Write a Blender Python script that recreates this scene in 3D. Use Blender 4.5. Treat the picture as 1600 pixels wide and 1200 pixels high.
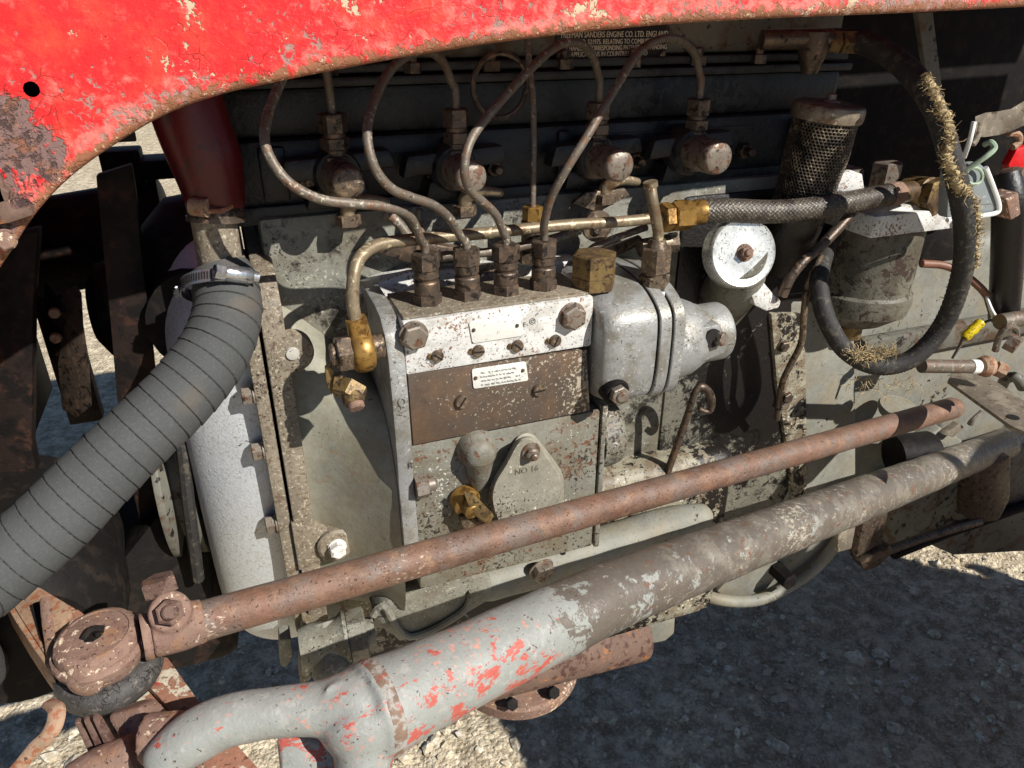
import bpy, bmesh, math, random
import numpy as np
from mathutils import Vector, Matrix, noise as mn

for o in list(bpy.data.objects):
    bpy.data.objects.remove(o)
SC = bpy.context.scene
COL = SC.collection
R = math.radians
random.seed(7)

# ------------------------------------------------------------------ camera
F = 1160.0                       # focal length in photograph pixels (1600 wide)
YAW, PIT = R(20.7), R(26.8)
C = np.array([-0.19, -0.50, 1.10])
FW = np.array([math.sin(YAW)*math.cos(PIT), math.cos(YAW)*math.cos(PIT), -math.sin(PIT)])
RT = np.array([math.cos(YAW), -math.sin(YAW), 0.0])
UP = np.cross(RT, FW)
cam = bpy.data.cameras.new('camera')
cam.sensor_width = 36.0
cam.lens = F/1600*36
cam.clip_start = 0.02
cam.clip_end = 800
camo = bpy.data.objects.new('camera', cam)
COL.objects.link(camo)
camo.matrix_world = Matrix(((RT[0], UP[0], -FW[0], C[0]), (RT[1], UP[1], -FW[1], C[1]),
                            (RT[2], UP[2], -FW[2], C[2]), (0, 0, 0, 1)))
SC.camera = camo

# ------------------------------------------------------------------ light
SUN = np.array([-0.66, 1.0, -0.92])          # the way the sunlight travels
SUN = SUN/np.linalg.norm(SUN)
W = bpy.data.worlds.new('World')
SC.world = W
W.use_nodes = True
nt = W.node_tree
bg = nt.nodes['Background']
sky = nt.nodes.new('ShaderNodeTexSky')
sky.sky_type = 'NISHITA'
sky.sun_disc = False
sky.sun_elevation = math.asin(-SUN[2])
sky.sun_rotation = math.atan2(-SUN[0], -SUN[1])
nt.links.new(sky.outputs[0], bg.inputs[0])
sky.air_density = 0.65      # thin dry air: deep blue sky, dark shadows
sky.dust_density = 0.0
sky.ozone_density = 1.6
sky.altitude = 600
bg.inputs[1].default_value = 0.065
sl = bpy.data.lights.new('sun', 'SUN')
sl.energy = 5.0
sl.angle = R(0.5)
sl.color = (1.0, 0.965, 0.91)
so = bpy.data.objects.new('sun', sl)
COL.objects.link(so)
so.rotation_euler = Vector(SUN).to_track_quat('-Z', 'Y').to_euler()
so.location = (2, -4, 5)
VS = SC.view_settings
VS.view_transform = 'Standard'
VS.look = 'None'
VS.exposure = 0.5
VS.gamma = 1.0
VS.use_curve_mapping = False

# ------------------------------------------------------------------ points of the place, found from the photograph
def ray(px, py): return FW + RT*((px-800)/F) - UP*((py-600)/F)
def P(px, py, Y):
    r = ray(px, py); return C + r*((Y-C[1])/r[1])
def PX(px, py, X):
    r = ray(px, py); return C + r*((X-C[0])/r[0])
def PZ(px, py, Z):
    r = ray(px, py); return C + r*((Z-C[2])/r[2])
def Pd(px, py, d): return C + ray(px, py)*d
def dep(p): return float((np.array(p)-C) @ FW)
def mpp(p): return dep(p)/F          # metres per photograph pixel at a point

# ------------------------------------------------------------------ materials
def lin(r, g, b):
    f = lambda v: (v/255/12.92) if v <= 10 else ((v/255+0.055)/1.055)**2.4
    return (f(r), f(g), f(b), 1.0)

class NB:
    def __init__(s, name):
        s.m = bpy.data.materials.new(name)
        s.m.use_nodes = True
        s.t = s.m.node_tree
        s.b = s.t.nodes['Principled BSDF']
        s.pos = s.t.nodes.new('ShaderNodeNewGeometry').outputs['Position']
    def n(s, t, **k):
        x = s.t.nodes.new(t)
        for a, v in k.items(): setattr(x, a, v)
        return x
    def lk(s, a, b): s.t.links.new(a, b)
    def put(s, sock, v):
        if isinstance(v, bpy.types.NodeSocket): s.lk(v, sock)
        elif isinstance(v, (tuple, list)) and len(v) == 3 and sock.type == 'RGBA': sock.default_value = (*v, 1)
        else: sock.default_value = v
    def noise(s, scale, detail=4, rough=0.6, off=0.0, dist=0.0, stretch=None):
        v = s.n('ShaderNodeVectorMath', operation='ADD')
        s.lk(s.pos, v.inputs[0]); v.inputs[1].default_value = (off, off*1.7+3.1, off*0.6-1.3)
        o = v.outputs[0]
        if stretch:
            w = s.n('ShaderNodeVectorMath', operation='MULTIPLY'); s.lk(o, w.inputs[0]); w.inputs[1].default_value = stretch; o = w.outputs[0]
        x = s.n('ShaderNodeTexNoise')
        s.lk(o, x.inputs['Vector'])
        x.inputs['Scale'].default_value = scale; x.inputs['Detail'].default_value = detail
        x.inputs['Roughness'].default_value = rough; x.inputs['Distortion'].default_value = dist
        return x.outputs['Fac']
    def vor(s, scale, feature='F1', off=0.0, warp=0.0):
        v = s.n('ShaderNodeVectorMath', operation='ADD')
        s.lk(s.pos, v.inputs[0]); v.inputs[1].default_value = (off, off, off)
        o = v.outputs[0]
        if warp:
            nz = s.n('ShaderNodeTexNoise'); s.lk(o, nz.inputs['Vector']); nz.inputs['Scale'].default_value = scale*0.7; nz.inputs['Detail'].default_value = 3
            a = s.n('ShaderNodeVectorMath', operation='SCALE'); s.lk(nz.outputs['Color'], a.inputs[0]); a.inputs['Scale'].default_value = warp
            b = s.n('ShaderNodeVectorMath', operation='ADD'); s.lk(o, b.inputs[0]); s.lk(a.outputs[0], b.inputs[1]); o = b.outputs[0]
        x = s.n('ShaderNodeTexVoronoi', feature=feature)
        s.lk(o, x.inputs['Vector']); x.inputs['Scale'].default_value = scale
        return x.outputs['Distance']
    def math(s, op, a, b=0.0, c=None):
        x = s.n('ShaderNodeMath', operation=op)
        s.put(x.inputs[0], a); s.put(x.inputs[1], b)
        if c is not None: s.put(x.inputs[2], c)
        return x.outputs[0]
    def step(s, v, a, b):
        x = s.n('ShaderNodeMapRange', interpolation_type='SMOOTHSTEP')
        s.put(x.inputs['Value'], v); x.inputs['From Min'].default_value = a; x.inputs['From Max'].default_value = b
        return x.outputs[0]
    def mix(s, f, a, b):
        x = s.n('ShaderNodeMix', data_type='RGBA')
        s.put(x.inputs[0], f); s.put(x.inputs[6], a); s.put(x.inputs[7], b)
        return x.outputs[2]
    def mixf(s, f, a, b):
        x = s.n('ShaderNodeMix', data_type='FLOAT')
        s.put(x.inputs[0], f); s.put(x.inputs[2], a); s.put(x.inputs[3], b)
        return x.outputs[0]
    def attr(s, name):
        return s.n('ShaderNodeAttribute', attribute_name=name).outputs['Fac']
    def axis(s, i):
        x = s.n('ShaderNodeSeparateXYZ'); s.lk(s.pos, x.inputs[0]); return x.outputs[i]
    def blob(s, p, r, soft=0.35):
        """1 inside a round patch about a point of the thing, 0 outside"""
        v = s.n('ShaderNodeVectorMath', operation='DISTANCE'); s.lk(s.pos, v.inputs[0]); v.inputs[1].default_value = tuple(p)
        return s.step(v.outputs['Value'], r*(1+soft), r*(1-soft))
    def edge(s, radius):
        """worn along real edges"""
        b = s.n('ShaderNodeBevel', samples=4); b.inputs['Radius'].default_value = radius
        g = s.n('ShaderNodeNewGeometry')
        d = s.n('ShaderNodeVectorMath', operation='DOT_PRODUCT'); s.lk(b.outputs[0], d.inputs[0]); s.lk(g.outputs['Normal'], d.inputs[1])
        return s.math('SUBTRACT', 1.0, d.outputs['Value'])

def worn(name, base, layers=(), rough=0.6, metal=0.0, vary=0.25, vscale=22, bump=0.0004, bscale=420, spec=0.4, hook=None, rvar=0.25):
    """paint or metal with worn, stained and speckled layers.
    layer: col, scale, th, soft, reg (weight of a large-scale patch field), rscale, rough, metal, depth, off, add (function returning an extra socket)"""
    b = NB(name)
    n1 = b.noise(vscale, 5, 0.65, 1.0)
    n2 = b.noise(vscale*9, 4, 0.7, 5.0)
    v = b.math('ADD', b.math('MULTIPLY', n1, 0.65), b.math('MULTIPLY', n2, 0.35))
    v = b.step(v, 0.32, 0.68)
    dark = tuple(x*(1-vary) for x in base[:3])+(1,)
    lite = tuple(min(1, x*(1+vary*0.6)) for x in base[:3])+(1,)
    col = b.mix(v, dark, lite)
    rg = b.math('ADD', rough-rvar*0.5, b.math('MULTIPLY', n2, rvar))
    mt = metal
    h = b.math('MULTIPLY', b.noise(bscale, 5, 0.65, 2.0), 1.0)
    if hook:
        col, rg, mt, h = hook(b, col, rg, mt, h)
    for i, L in enumerate(layers):
        f = b.noise(L.get('scale', 120), L.get('detail', 4), L.get('nr', 0.65), L.get('off', 10.0+i*7.3), L.get('dist', 0.3), L.get('stretch'))
        if L.get('reg', 0):
            f2 = b.noise(L.get('rscale', 14), 3, 0.5, 40.0+i*3.1+L.get('roff', 0))
            f = b.math('ADD', f, b.math('MULTIPLY', b.math('SUBTRACT', f2, 0.5), L['reg']))
        if L.get('add'):
            f = b.math('ADD', f, L['add'](b))
        th, so_ = L.get('th', 0.6), L.get('soft', 0.03)
        m = b.step(f, th-so_, th+so_)
        if L.get('amt', 1) != 1: m = b.math('MULTIPLY', m, L['amt'])
        lc = L['col']
        if L.get('lv', 0.25):
            k = L.get('lv', 0.25)
            lc = b.mix(n2, tuple(x*(1-k) for x in lc[:3])+(1,), tuple(min(1, x*(1+k)) for x in lc[:3])+(1,))
        col = b.mix(m, col, lc)
        rg = b.mixf(m, rg, L.get('rough', rough)) if 'rough' in L else rg
        if 'metal' in L: mt = b.mixf(m, mt, L['metal'])
        if L.get('depth', 0): h = b.math('ADD', h, b.math('MULTIPLY', m, L['depth']))
    b.put(b.b.inputs['Base Color'], col)
    b.put(b.b.inputs['Roughness'], rg)
    b.put(b.b.inputs['Metallic'], mt)
    b.b.inputs['Specular IOR Level'].default_value = spec
    if bump:
        bp = b.n('ShaderNodeBump'); bp.inputs['Distance'].default_value = bump; bp.inputs['Strength'].default_value = 1.0
        b.lk(h, bp.inputs['Height']); b.lk(bp.outputs[0], b.b.inputs['Normal'])
    return b.m

OIL = lin(28, 24, 20)
RUSTD = lin(84, 58, 44)
M = {}
M['paint'] = worn('engine_paint', lin(125, 124, 113), [
    dict(col=lin(92, 84, 68), scale=16, th=0.52, soft=0.12, amt=0.8),
    dict(col=lin(160, 156, 140), scale=260, th=0.65, soft=0.04, reg=0.4, rscale=18),
    dict(col=lin(96, 76, 60), scale=210, th=0.72, soft=0.03, reg=0.55, rscale=11, rough=0.8),
    dict(col=lin(40, 34, 28), scale=420, th=0.675, soft=0.02, reg=0.45, rscale=16, rough=0.45, depth=-0.6),
    dict(col=OIL, scale=60, th=0.63, soft=0.09, reg=0.8, rscale=8, rough=0.4, depth=0.2, nr=0.78, amt=0.9),
], rough=0.55, bump=0.0005, bscale=330)
M['paint_oily'] = worn('oily_engine_paint', lin(142, 136, 118), [
    dict(col=lin(92, 72, 52), scale=60, th=0.52, soft=0.08, amt=0.7),
    dict(col=lin(200, 195, 178), scale=240, th=0.66, soft=0.03, reg=0.5, rscale=18),
    dict(col=OIL, scale=95, th=0.50, soft=0.03, reg=0.75, rscale=8, rough=0.38, depth=0.5, nr=0.75),
    dict(col=OIL, scale=380, th=0.62, soft=0.03, rough=0.4),
], rough=0.5, bump=0.0006, bscale=300)
M['block'] = worn('block_paint_grimy_shaded', lin(47, 48, 49), [  # oily grime, with colours lowered further to deepen the shade under the hood
    dict(col=lin(38, 34, 30), scale=40, th=0.53, soft=0.10, amt=0.6),
    dict(col=lin(20, 18, 17), scale=110, th=0.50, soft=0.03, reg=0.9, rscale=7, rough=0.4, nr=0.78),
    dict(col=lin(34, 28, 24), scale=420, th=0.64, soft=0.03, rough=0.45),
], rough=0.5, bump=0.0005, bscale=300)
M['alu'] = worn('pump_aluminium', lin(212, 211, 206), [
    dict(col=lin(150, 143, 130), scale=45, th=0.56, soft=0.08, amt=0.55),
    dict(col=lin(132, 100, 82), scale=330, th=0.61, soft=0.04, reg=0.42, rscale=22, rough=0.8, metal=0.0),
    dict(col=lin(66, 58, 50), scale=520, th=0.64, soft=0.02, reg=0.25, rscale=26, rough=0.7, metal=0.0, depth=-0.5),
], rough=0.45, metal=0.08, bump=0.00035, bscale=520, vary=0.16)
M['alu_clean'] = worn('cast_aluminium', lin(154, 154, 151), [
    dict(col=lin(120, 114, 100), scale=40, th=0.54, soft=0.10, amt=0.75),
    dict(col=lin(196, 194, 188), scale=260, th=0.66, soft=0.07, reg=0.3, rscale=20),
    dict(col=lin(70, 60, 48), scale=480, th=0.65, soft=0.03, reg=0.3, rscale=22, rough=0.6, metal=0.2),
], rough=0.46, metal=0.4, bump=0.0004, bscale=620, vary=0.14)
M['silver'] = worn('silver_paint', lin(202, 206, 208), [
    dict(col=lin(168, 162, 146), scale=420, th=0.60, soft=0.06, amt=0.6, reg=0.3, rscale=14),
    dict(col=lin(70, 64, 58), scale=320, th=0.73, soft=0.03, reg=0.5, rscale=12),
], rough=0.46, metal=0.5, bump=0.0006, bscale=420, vary=0.08)
M['cap'] = worn('filler_cap_metal', lin(214, 213, 205), [
    dict(col=lin(96, 94, 88), scale=420, th=0.60, soft=0.04, reg=0.3, rscale=30, rough=0.5),
    dict(col=lin(150, 146, 134), scale=90, th=0.60, soft=0.06, amt=0.6),
], rough=0.30, metal=0.55, bump=0.0001, bscale=500, vary=0.08)
M['plate_brown'] = worn('browned_cover', lin(88, 76, 66), [
    dict(col=lin(104, 82, 64), scale=26, th=0.54, soft=0.10, amt=0.8),
    dict(col=lin(166, 158, 138), scale=300, th=0.615, soft=0.03, reg=0.5, rscale=13, rough=0.6,
         add=lambda b: b.math('MULTIPLY', b.math('SUBTRACT', b.axis(0), 0.012), 1.15)),
    dict(col=lin(200, 196, 184), scale=520, th=0.70, soft=0.02),
], rough=0.5, metal=0.25, bump=0.00022, bscale=520, vary=0.2)
M['lower'] = worn('pump_lower_paint', lin(118, 116, 105), [
    dict(col=lin(100, 90, 72), scale=30, th=0.52, soft=0.10, amt=0.7),
    dict(col=lin(186, 182, 170), scale=340, th=0.655, soft=0.03, reg=0.6, rscale=16, rough=0.5, depth=0.4),
    dict(col=lin(96, 66, 48), scale=160, th=0.66, soft=0.03, reg=0.5, rscale=15),
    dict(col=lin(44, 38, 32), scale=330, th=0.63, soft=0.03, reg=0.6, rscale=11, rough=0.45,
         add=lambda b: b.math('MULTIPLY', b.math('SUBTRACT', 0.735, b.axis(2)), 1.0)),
], rough=0.5, bump=0.0005, bscale=380)
M['steel'] = worn('brown_steel', lin(106, 92, 78), [
    dict(col=lin(142, 122, 98), scale=240, th=0.56, soft=0.05),
    dict(col=lin(52, 42, 36), scale=130, th=0.58, soft=0.05, rough=0.6),
    dict(col=lin(186, 176, 158), scale=500, th=0.68, soft=0.03),
], rough=0.42, metal=0.55, bump=0.00025, bscale=520)
M['steel_dark'] = worn('dark_brown_steel', lin(88, 76, 66), [
    dict(col=lin(112, 92, 74), scale=160, th=0.56, soft=0.06),
    dict(col=lin(40, 34, 30), scale=130, th=0.58, soft=0.05, rough=0.5),
    dict(col=lin(160, 150, 136), scale=520, th=0.69, soft=0.03),
], rough=0.42, metal=0.5, bump=0.00025, bscale=480)
M['bolt'] = worn('grey_bolt_steel', lin(132, 122, 110), [
    dict(col=lin(104, 76, 58), scale=150, th=0.56, soft=0.05, rough=0.7),
    dict(col=lin(56, 48, 42), scale=200, th=0.62, soft=0.04),
], rough=0.42, metal=0.45, bump=0.00025, bscale=480)
M['pipe'] = worn('pipe_steel', lin(106, 97, 86), [
    dict(col=lin(108, 82, 64), scale=120, th=0.57, soft=0.07, rough=0.6),
    dict(col=lin(176, 168, 148), scale=300, th=0.635, soft=0.06, reg=0.3),
    dict(col=lin(60, 50, 44), scale=300, th=0.64, soft=0.03),
], rough=0.46, metal=0.25, bump=0.0003, bscale=620)
M['feed'] = worn('feed_pipe_steel', lin(128, 114, 92), [
    dict(col=lin(104, 82, 60), scale=90, th=0.58, soft=0.06),
    dict(col=lin(190, 176, 140), scale=160, th=0.62, soft=0.04),
], rough=0.42, metal=0.35, bump=0.0002, bscale=620)
M['brass'] = worn('brass', lin(160, 124, 66), [
    dict(col=lin(104, 74, 34), scale=120, th=0.57, soft=0.08),
    dict(col=lin(60, 46, 32), scale=240, th=0.64, soft=0.05),
], rough=0.4, metal=0.6, bump=0.0001, bscale=500)
M['brass_dirty'] = worn('dirty_brass', lin(130, 108, 68), [
    dict(col=lin(86, 68, 48), scale=60, th=0.50, soft=0.1),
    dict(col=lin(60, 48, 38), scale=200, th=0.58, soft=0.05),
], rough=0.45, metal=0.4, bump=0.0002, bscale=500)
M['rubber'] = worn('black_rubber', lin(46, 44, 42), [
    dict(col=lin(84, 78, 66), scale=140, th=0.58, soft=0.06, amt=0.7),
], rough=0.65, bump=0.0005, bscale=600, spec=0.35)
M['black'] = worn('deep_black', lin(24, 22, 21), [  # near-black; on bulkhead and hidden parts the colour stands in for deep shade
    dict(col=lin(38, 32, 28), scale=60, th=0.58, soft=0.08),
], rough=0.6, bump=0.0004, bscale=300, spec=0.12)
M['dark_red'] = worn('dark_red_paint', lin(86, 18, 22), [
    dict(col=lin(60, 26, 24), scale=70, th=0.60, soft=0.06),
], rough=0.35, bump=0.0002, bscale=300)
M['dark_frame'] = worn('dark_brown_frame', lin(36, 27, 24), [
    dict(col=lin(56, 37, 30), scale=60, th=0.58, soft=0.06),
    dict(col=lin(20, 17, 16), scale=40, th=0.54, soft=0.06),
], rough=0.6, bump=0.0004, bscale=300, spec=0.15)
M['zinc'] = worn('zinc_plated', lin(196, 200, 204), [
    dict(col=lin(120, 122, 122), scale=200, th=0.62, soft=0.05),
], rough=0.25, metal=0.9, bump=0.0001, bscale=500, vary=0.1)
M['rustrod'] = worn('rusted_rod', lin(116, 88, 72), [
    dict(col=lin(110, 98, 90), scale=34, th=0.54, soft=0.08, amt=0.8),
    dict(col=lin(142, 110, 84), scale=70, th=0.60, soft=0.09, amt=0.6),
    dict(col=lin(128, 84, 66), scale=45, th=0.60, soft=0.10, amt=0.3, reg=0.3),
    dict(col=lin(186, 164, 142), scale=480, th=0.70, soft=0.07, reg=0.6, rscale=13, stretch=(0.5, 1, 1),
         add=lambda b: b.math('MULTIPLY', b.math('SUBTRACT', -0.05, b.axis(0)), 0.28)),
    dict(col=lin(66, 46, 38), scale=460, th=0.645, soft=0.03, depth=-0.5),
], rough=0.52, metal=0.1, bump=0.0006, bscale=640, vary=0.38, vscale=45)
M['rust'] = worn('orange_rust', lin(128, 102, 88), [
    dict(col=lin(142, 104, 74), scale=55, th=0.58, soft=0.09, amt=0.75),
    dict(col=lin(116, 88, 76), scale=70, th=0.56, soft=0.06, amt=0.8, off=31.0),
    dict(col=lin(206, 186, 160), scale=190, th=0.63, soft=0.03, reg=0.4, rscale=18),
    dict(col=lin(66, 44, 36), scale=330, th=0.64, soft=0.03, depth=-0.6),
], rough=0.75, bump=0.0007, bscale=420)
M['rust_dark'] = worn('dark_rust', lin(102, 80, 68), [
    dict(col=lin(146, 96, 56), scale=40, th=0.62, soft=0.07),
    dict(col=lin(70, 46, 38), scale=90, th=0.56, soft=0.05),
    dict(col=lin(190, 150, 120), scale=300, th=0.68, soft=0.03),
], rough=0.75, bump=0.0006, bscale=420)
M['axle'] = worn('rusted_axle_with_old_paint', lin(146, 104, 84), [
    dict(col=lin(186, 178, 158), scale=75, th=0.56, soft=0.03, reg=0.6, rscale=12, nr=0.75),
    dict(col=lin(176, 66, 56), scale=60, th=0.60, soft=0.03, reg=0.6, rscale=10, off=55.0),
    dict(col=lin(96, 62, 48), scale=190, th=0.62, soft=0.03),
], rough=0.7, bump=0.0006, bscale=420)
M['strap'] = worn('rusty_strap', lin(156, 128, 104), [
    dict(col=lin(140, 88, 60), scale=140, th=0.55, soft=0.06),
    dict(col=lin(90, 60, 46), scale=330, th=0.63, soft=0.03),
], rough=0.75, bump=0.0004, bscale=500)
xw = lambda a, k: (lambda b: b.math('MULTIPLY', b.math('SUBTRACT', b.axis(0), a), k))
xin = lambda a, c, k: (lambda b: b.math('MULTIPLY', b.math('SUBTRACT', b.step(b.math('ABSOLUTE', b.math('SUBTRACT', b.axis(0), a)), c*1.5, c*0.5), 0.5), k))
M['arm'] = worn('arm_grey_paint_over_red', lin(138, 140, 134), [
    dict(col=lin(160, 158, 150), scale=150, th=0.60, soft=0.08, reg=0.3, amt=0.6),
    dict(col=lin(170, 84, 72), scale=95, th=0.585, soft=0.03, reg=0.55, rscale=15, nr=0.78, lv=0.2, stretch=(0.55, 1, 1),
         add=lambda b: b.math('MULTIPLY', b.step(b.axis(0), -0.03, 0.03), -0.5)),
    dict(col=lin(196, 130, 112), scale=160, th=0.64, soft=0.05, reg=0.5, rscale=17, nr=0.75, amt=0.8,
         add=lambda b: b.math('MULTIPLY', b.step(b.axis(0), -0.03, 0.03), -0.5)),
    dict(col=lin(102, 94, 85), scale=60, th=0.60, soft=0.04, nr=0.78, reg=0.4, rscale=13,
         add=lambda b: b.math('MULTIPLY', b.math('SUBTRACT', b.step(b.axis(0), -0.085, 0.03), 0.45), 0.42), rough=0.42, metal=0.2),
    dict(col=lin(126, 119, 107), scale=38, th=0.53, soft=0.07, nr=0.72, amt=0.8,
         add=lambda b: b.math('MULTIPLY', b.math('SUBTRACT', b.step(b.axis(0), 0.0, 0.10), 1.0), 0.5)),
    dict(col=lin(176, 168, 150), scale=230, th=0.615, soft=0.05, nr=0.8, stretch=(0.6, 1, 1), reg=0.5, rscale=12, amt=0.9,
         add=lambda b: b.math('MULTIPLY', b.math('SUBTRACT', b.step(b.axis(0), -0.05, 0.03), 1.0), 0.5)),
    dict(col=lin(110, 78, 62), scale=90, th=0.63, soft=0.04, nr=0.75,
         add=lambda b: b.math('MULTIPLY', b.math('SUBTRACT', b.step(b.axis(0), -0.05, 0.05), 1.0), 0.5)),
    dict(col=lin(190, 120, 104), scale=75, th=0.56, soft=0.05, nr=0.7, amt=0.75,
         add=lambda b: b.math('MULTIPLY', b.math('SUBTRACT', b.blob(Pd(1440, 735, .715), 0.045), 1.0), 0.5)),
    dict(col=lin(84, 66, 54), scale=320, th=0.66, soft=0.03, depth=-0.5),
], rough=0.45, bump=0.0004, bscale=420, vary=0.12, vscale=14)
M['canister'] = worn('canister_steel', lin(86, 77, 66), [
    dict(col=lin(150, 136, 112), scale=150, th=0.58, soft=0.06),
    dict(col=lin(40, 34, 30), scale=90, th=0.56, soft=0.06),
], rough=0.42, metal=0.5, bump=0.0002, bscale=500)
M['lid'] = worn('canister_lid', lin(126, 115, 98), [
    dict(col=lin(100, 82, 66), scale=90, th=0.56, soft=0.06),
    dict(col=lin(170, 160, 140), scale=200, th=0.64, soft=0.04),
], rough=0.42, metal=0.3, bump=0.0002, bscale=500)
M['braid'] = worn('steel_braid', lin(70, 65, 58), [
    dict(col=lin(120, 110, 96), scale=500, th=0.58, soft=0.06),
    dict(col=lin(44, 38, 33), scale=60, th=0.58, soft=0.08),
], rough=0.48, metal=0.25, bump=0.0001, bscale=700)
M['white'] = worn('white_trim', lin(226, 226, 220), [], rough=0.4, bump=0.0001, vary=0.05)
M['grey_box'] = worn('grey_plastic', lin(122, 128, 128), [dict(col=lin(150, 152, 148), scale=200, th=0.64, soft=0.04)], rough=0.4, bump=0.0001, vary=0.06)
M['hood_red_in'] = worn('red_panel_paint', lin(214, 30, 32), [dict(col=lin(160, 60, 50), scale=90, th=0.62, soft=0.04)], rough=0.4, bump=0.0002)
M['yellow'] = worn('yellow_plastic', lin(206, 180, 20), [dict(col=lin(110, 92, 20), scale=300, th=0.58, soft=0.05)], rough=0.35, bump=0.0002)
M['wire_tan'] = worn('orange_wire', lin(128, 88, 70), [dict(col=lin(110, 74, 58), scale=200, th=0.58, soft=0.06)], rough=0.5, bump=0.0002)
M['wire_green'] = worn('pale_green_wire', lin(150, 166, 142), [], rough=0.4, bump=0.0001)
M['wire_blue'] = worn('pale_blue_sleeve', lin(126, 158, 166), [], rough=0.4, bump=0.0001)
M['rope'] = worn('frayed_straw_rope', lin(176, 156, 116), [dict(col=lin(112, 92, 64), scale=260, th=0.55, soft=0.06)], rough=0.85, bump=0.0001)
M['label_white'] = worn('enamel_plate', lin(222, 222, 214), [dict(col=lin(170, 166, 154), scale=300, th=0.63, soft=0.04)], rough=0.35, metal=0.2, bump=0.0001, vary=0.05)
M['black_plate'] = worn('black_plate_enamel', lin(34, 28, 26), [dict(col=lin(80, 70, 60), scale=300, th=0.66, soft=0.03)], rough=0.45, bump=0.0001)
M['letter'] = worn('pale_lettering', lin(225, 215, 195), [], rough=0.5, bump=0, vary=0.1)
M['ink'] = worn('dark_ink', lin(96, 92, 86), [], rough=0.6, bump=0, vary=0.2)
M['slot'] = worn('slot_black', lin(22, 18, 16), [], rough=0.7, bump=0)  # flat near-black fill for drawn slots and holes

def hood_hook(b, col, rg, mt, h):
    # cracks in the old red paint
    cr = b.vor(95, 'DISTANCE_TO_EDGE', 2.0, 0.014)
    lines = b.math('MULTIPLY', b.step(cr, 0.030, 0.010), b.math('MULTIPLY', b.step(b.noise(24, 3, 0.5, 77.0), 0.58, 0.68), 0.55))
    col = b.mix(b.math('MULTIPLY', b.step(b.noise(40, 5, 0.7, 71.0), 0.46, 0.70), 0.7), col, lin(214, 72, 50))
    col = b.mix(b.math('MULTIPLY', b.step(b.noise(130, 5, 0.7, 72.0), 0.58, 0.70), 0.45), col, lin(220, 96, 84))
    col = b.mix(lines, col, lin(104, 34, 26))
    h = b.math('ADD', h, b.math('MULTIPLY', lines, -0.8))
    return col, rg, mt, h
wearadd = lambda k, c=0.0: (lambda b: b.math('ADD', b.math('MULTIPLY', b.attr('wear'), k), c))
M['hood'] = worn('hood_red_paint', lin(214, 34, 36), [
    dict(col=lin(214, 116, 104), scale=130, th=0.67, soft=0.13, reg=0.75, rscale=15, add=wearadd(0.22), lv=0.25, amt=0.85),
    dict(col=lin(188, 168, 138), scale=75, th=0.715, soft=0.025, reg=0.66, rscale=20, add=wearadd(0.13), nr=0.68, rough=0.6, depth=-1.0, lv=0.18),
    dict(col=lin(150, 118, 108), scale=230, th=0.72, soft=0.05, reg=0.55, rscale=20, add=wearadd(0.20), rough=0.7, depth=-0.6),
    dict(col=lin(118, 92, 86), scale=62, th=0.98, soft=0.03, nr=0.72, add=lambda b: b.math('MULTIPLY', b.attr('bare'), 0.62), rough=0.75, depth=-0.9),
    dict(col=lin(72, 54, 50), scale=210, th=1.08, soft=0.06, nr=0.78, off=63.0, add=lambda b: b.math('MULTIPLY', b.attr('bare'), 0.62), rough=0.8, depth=-1.2),
    dict(col=lin(150, 98, 70), scale=150, th=1.10, soft=0.10, nr=0.7, add=lambda b: b.math('MULTIPLY', b.attr('bare'), 0.55), rough=0.75, amt=0.7),
    dict(col=lin(138, 90, 62), scale=140, th=1.02, soft=0.09, nr=0.72, add=lambda b: b.math('MULTIPLY', b.attr('rim'), 0.62), rough=0.75, depth=-0.5),
    dict(col=lin(206, 178, 150), scale=330, th=1.13, soft=0.03, nr=0.7, add=lambda b: b.math('MULTIPLY', b.attr('rim'), 0.52), rough=0.75),
    dict(col=lin(60, 38, 30), scale=420, th=0.71, soft=0.02, depth=-0.6),
], rough=0.42, bump=0.0005, bscale=300, vary=0.10, hook=hood_hook)

def hose_hook(b, col, rg, mt, h):
    s = b.attr('seam')
    col = b.mix(b.math('MULTIPLY', b.step(b.noise(9, 3, 0.5, 91.0), 0.52, 0.66), 0.55), col, lin(128, 108, 84))
    col = b.mix(b.math('MULTIPLY', s, 0.75), col, lin(34, 32, 30))
    return col, rg, mt, h
M['hose'] = worn('wrapped_rubber_hose', lin(70, 71, 70), [
    dict(col=lin(92, 92, 88), scale=520, th=0.58, soft=0.08, amt=0.3),
], rough=0.75, bump=0.0003, bscale=700, vary=0.10, hook=hose_hook, spec=0.25)

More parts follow.
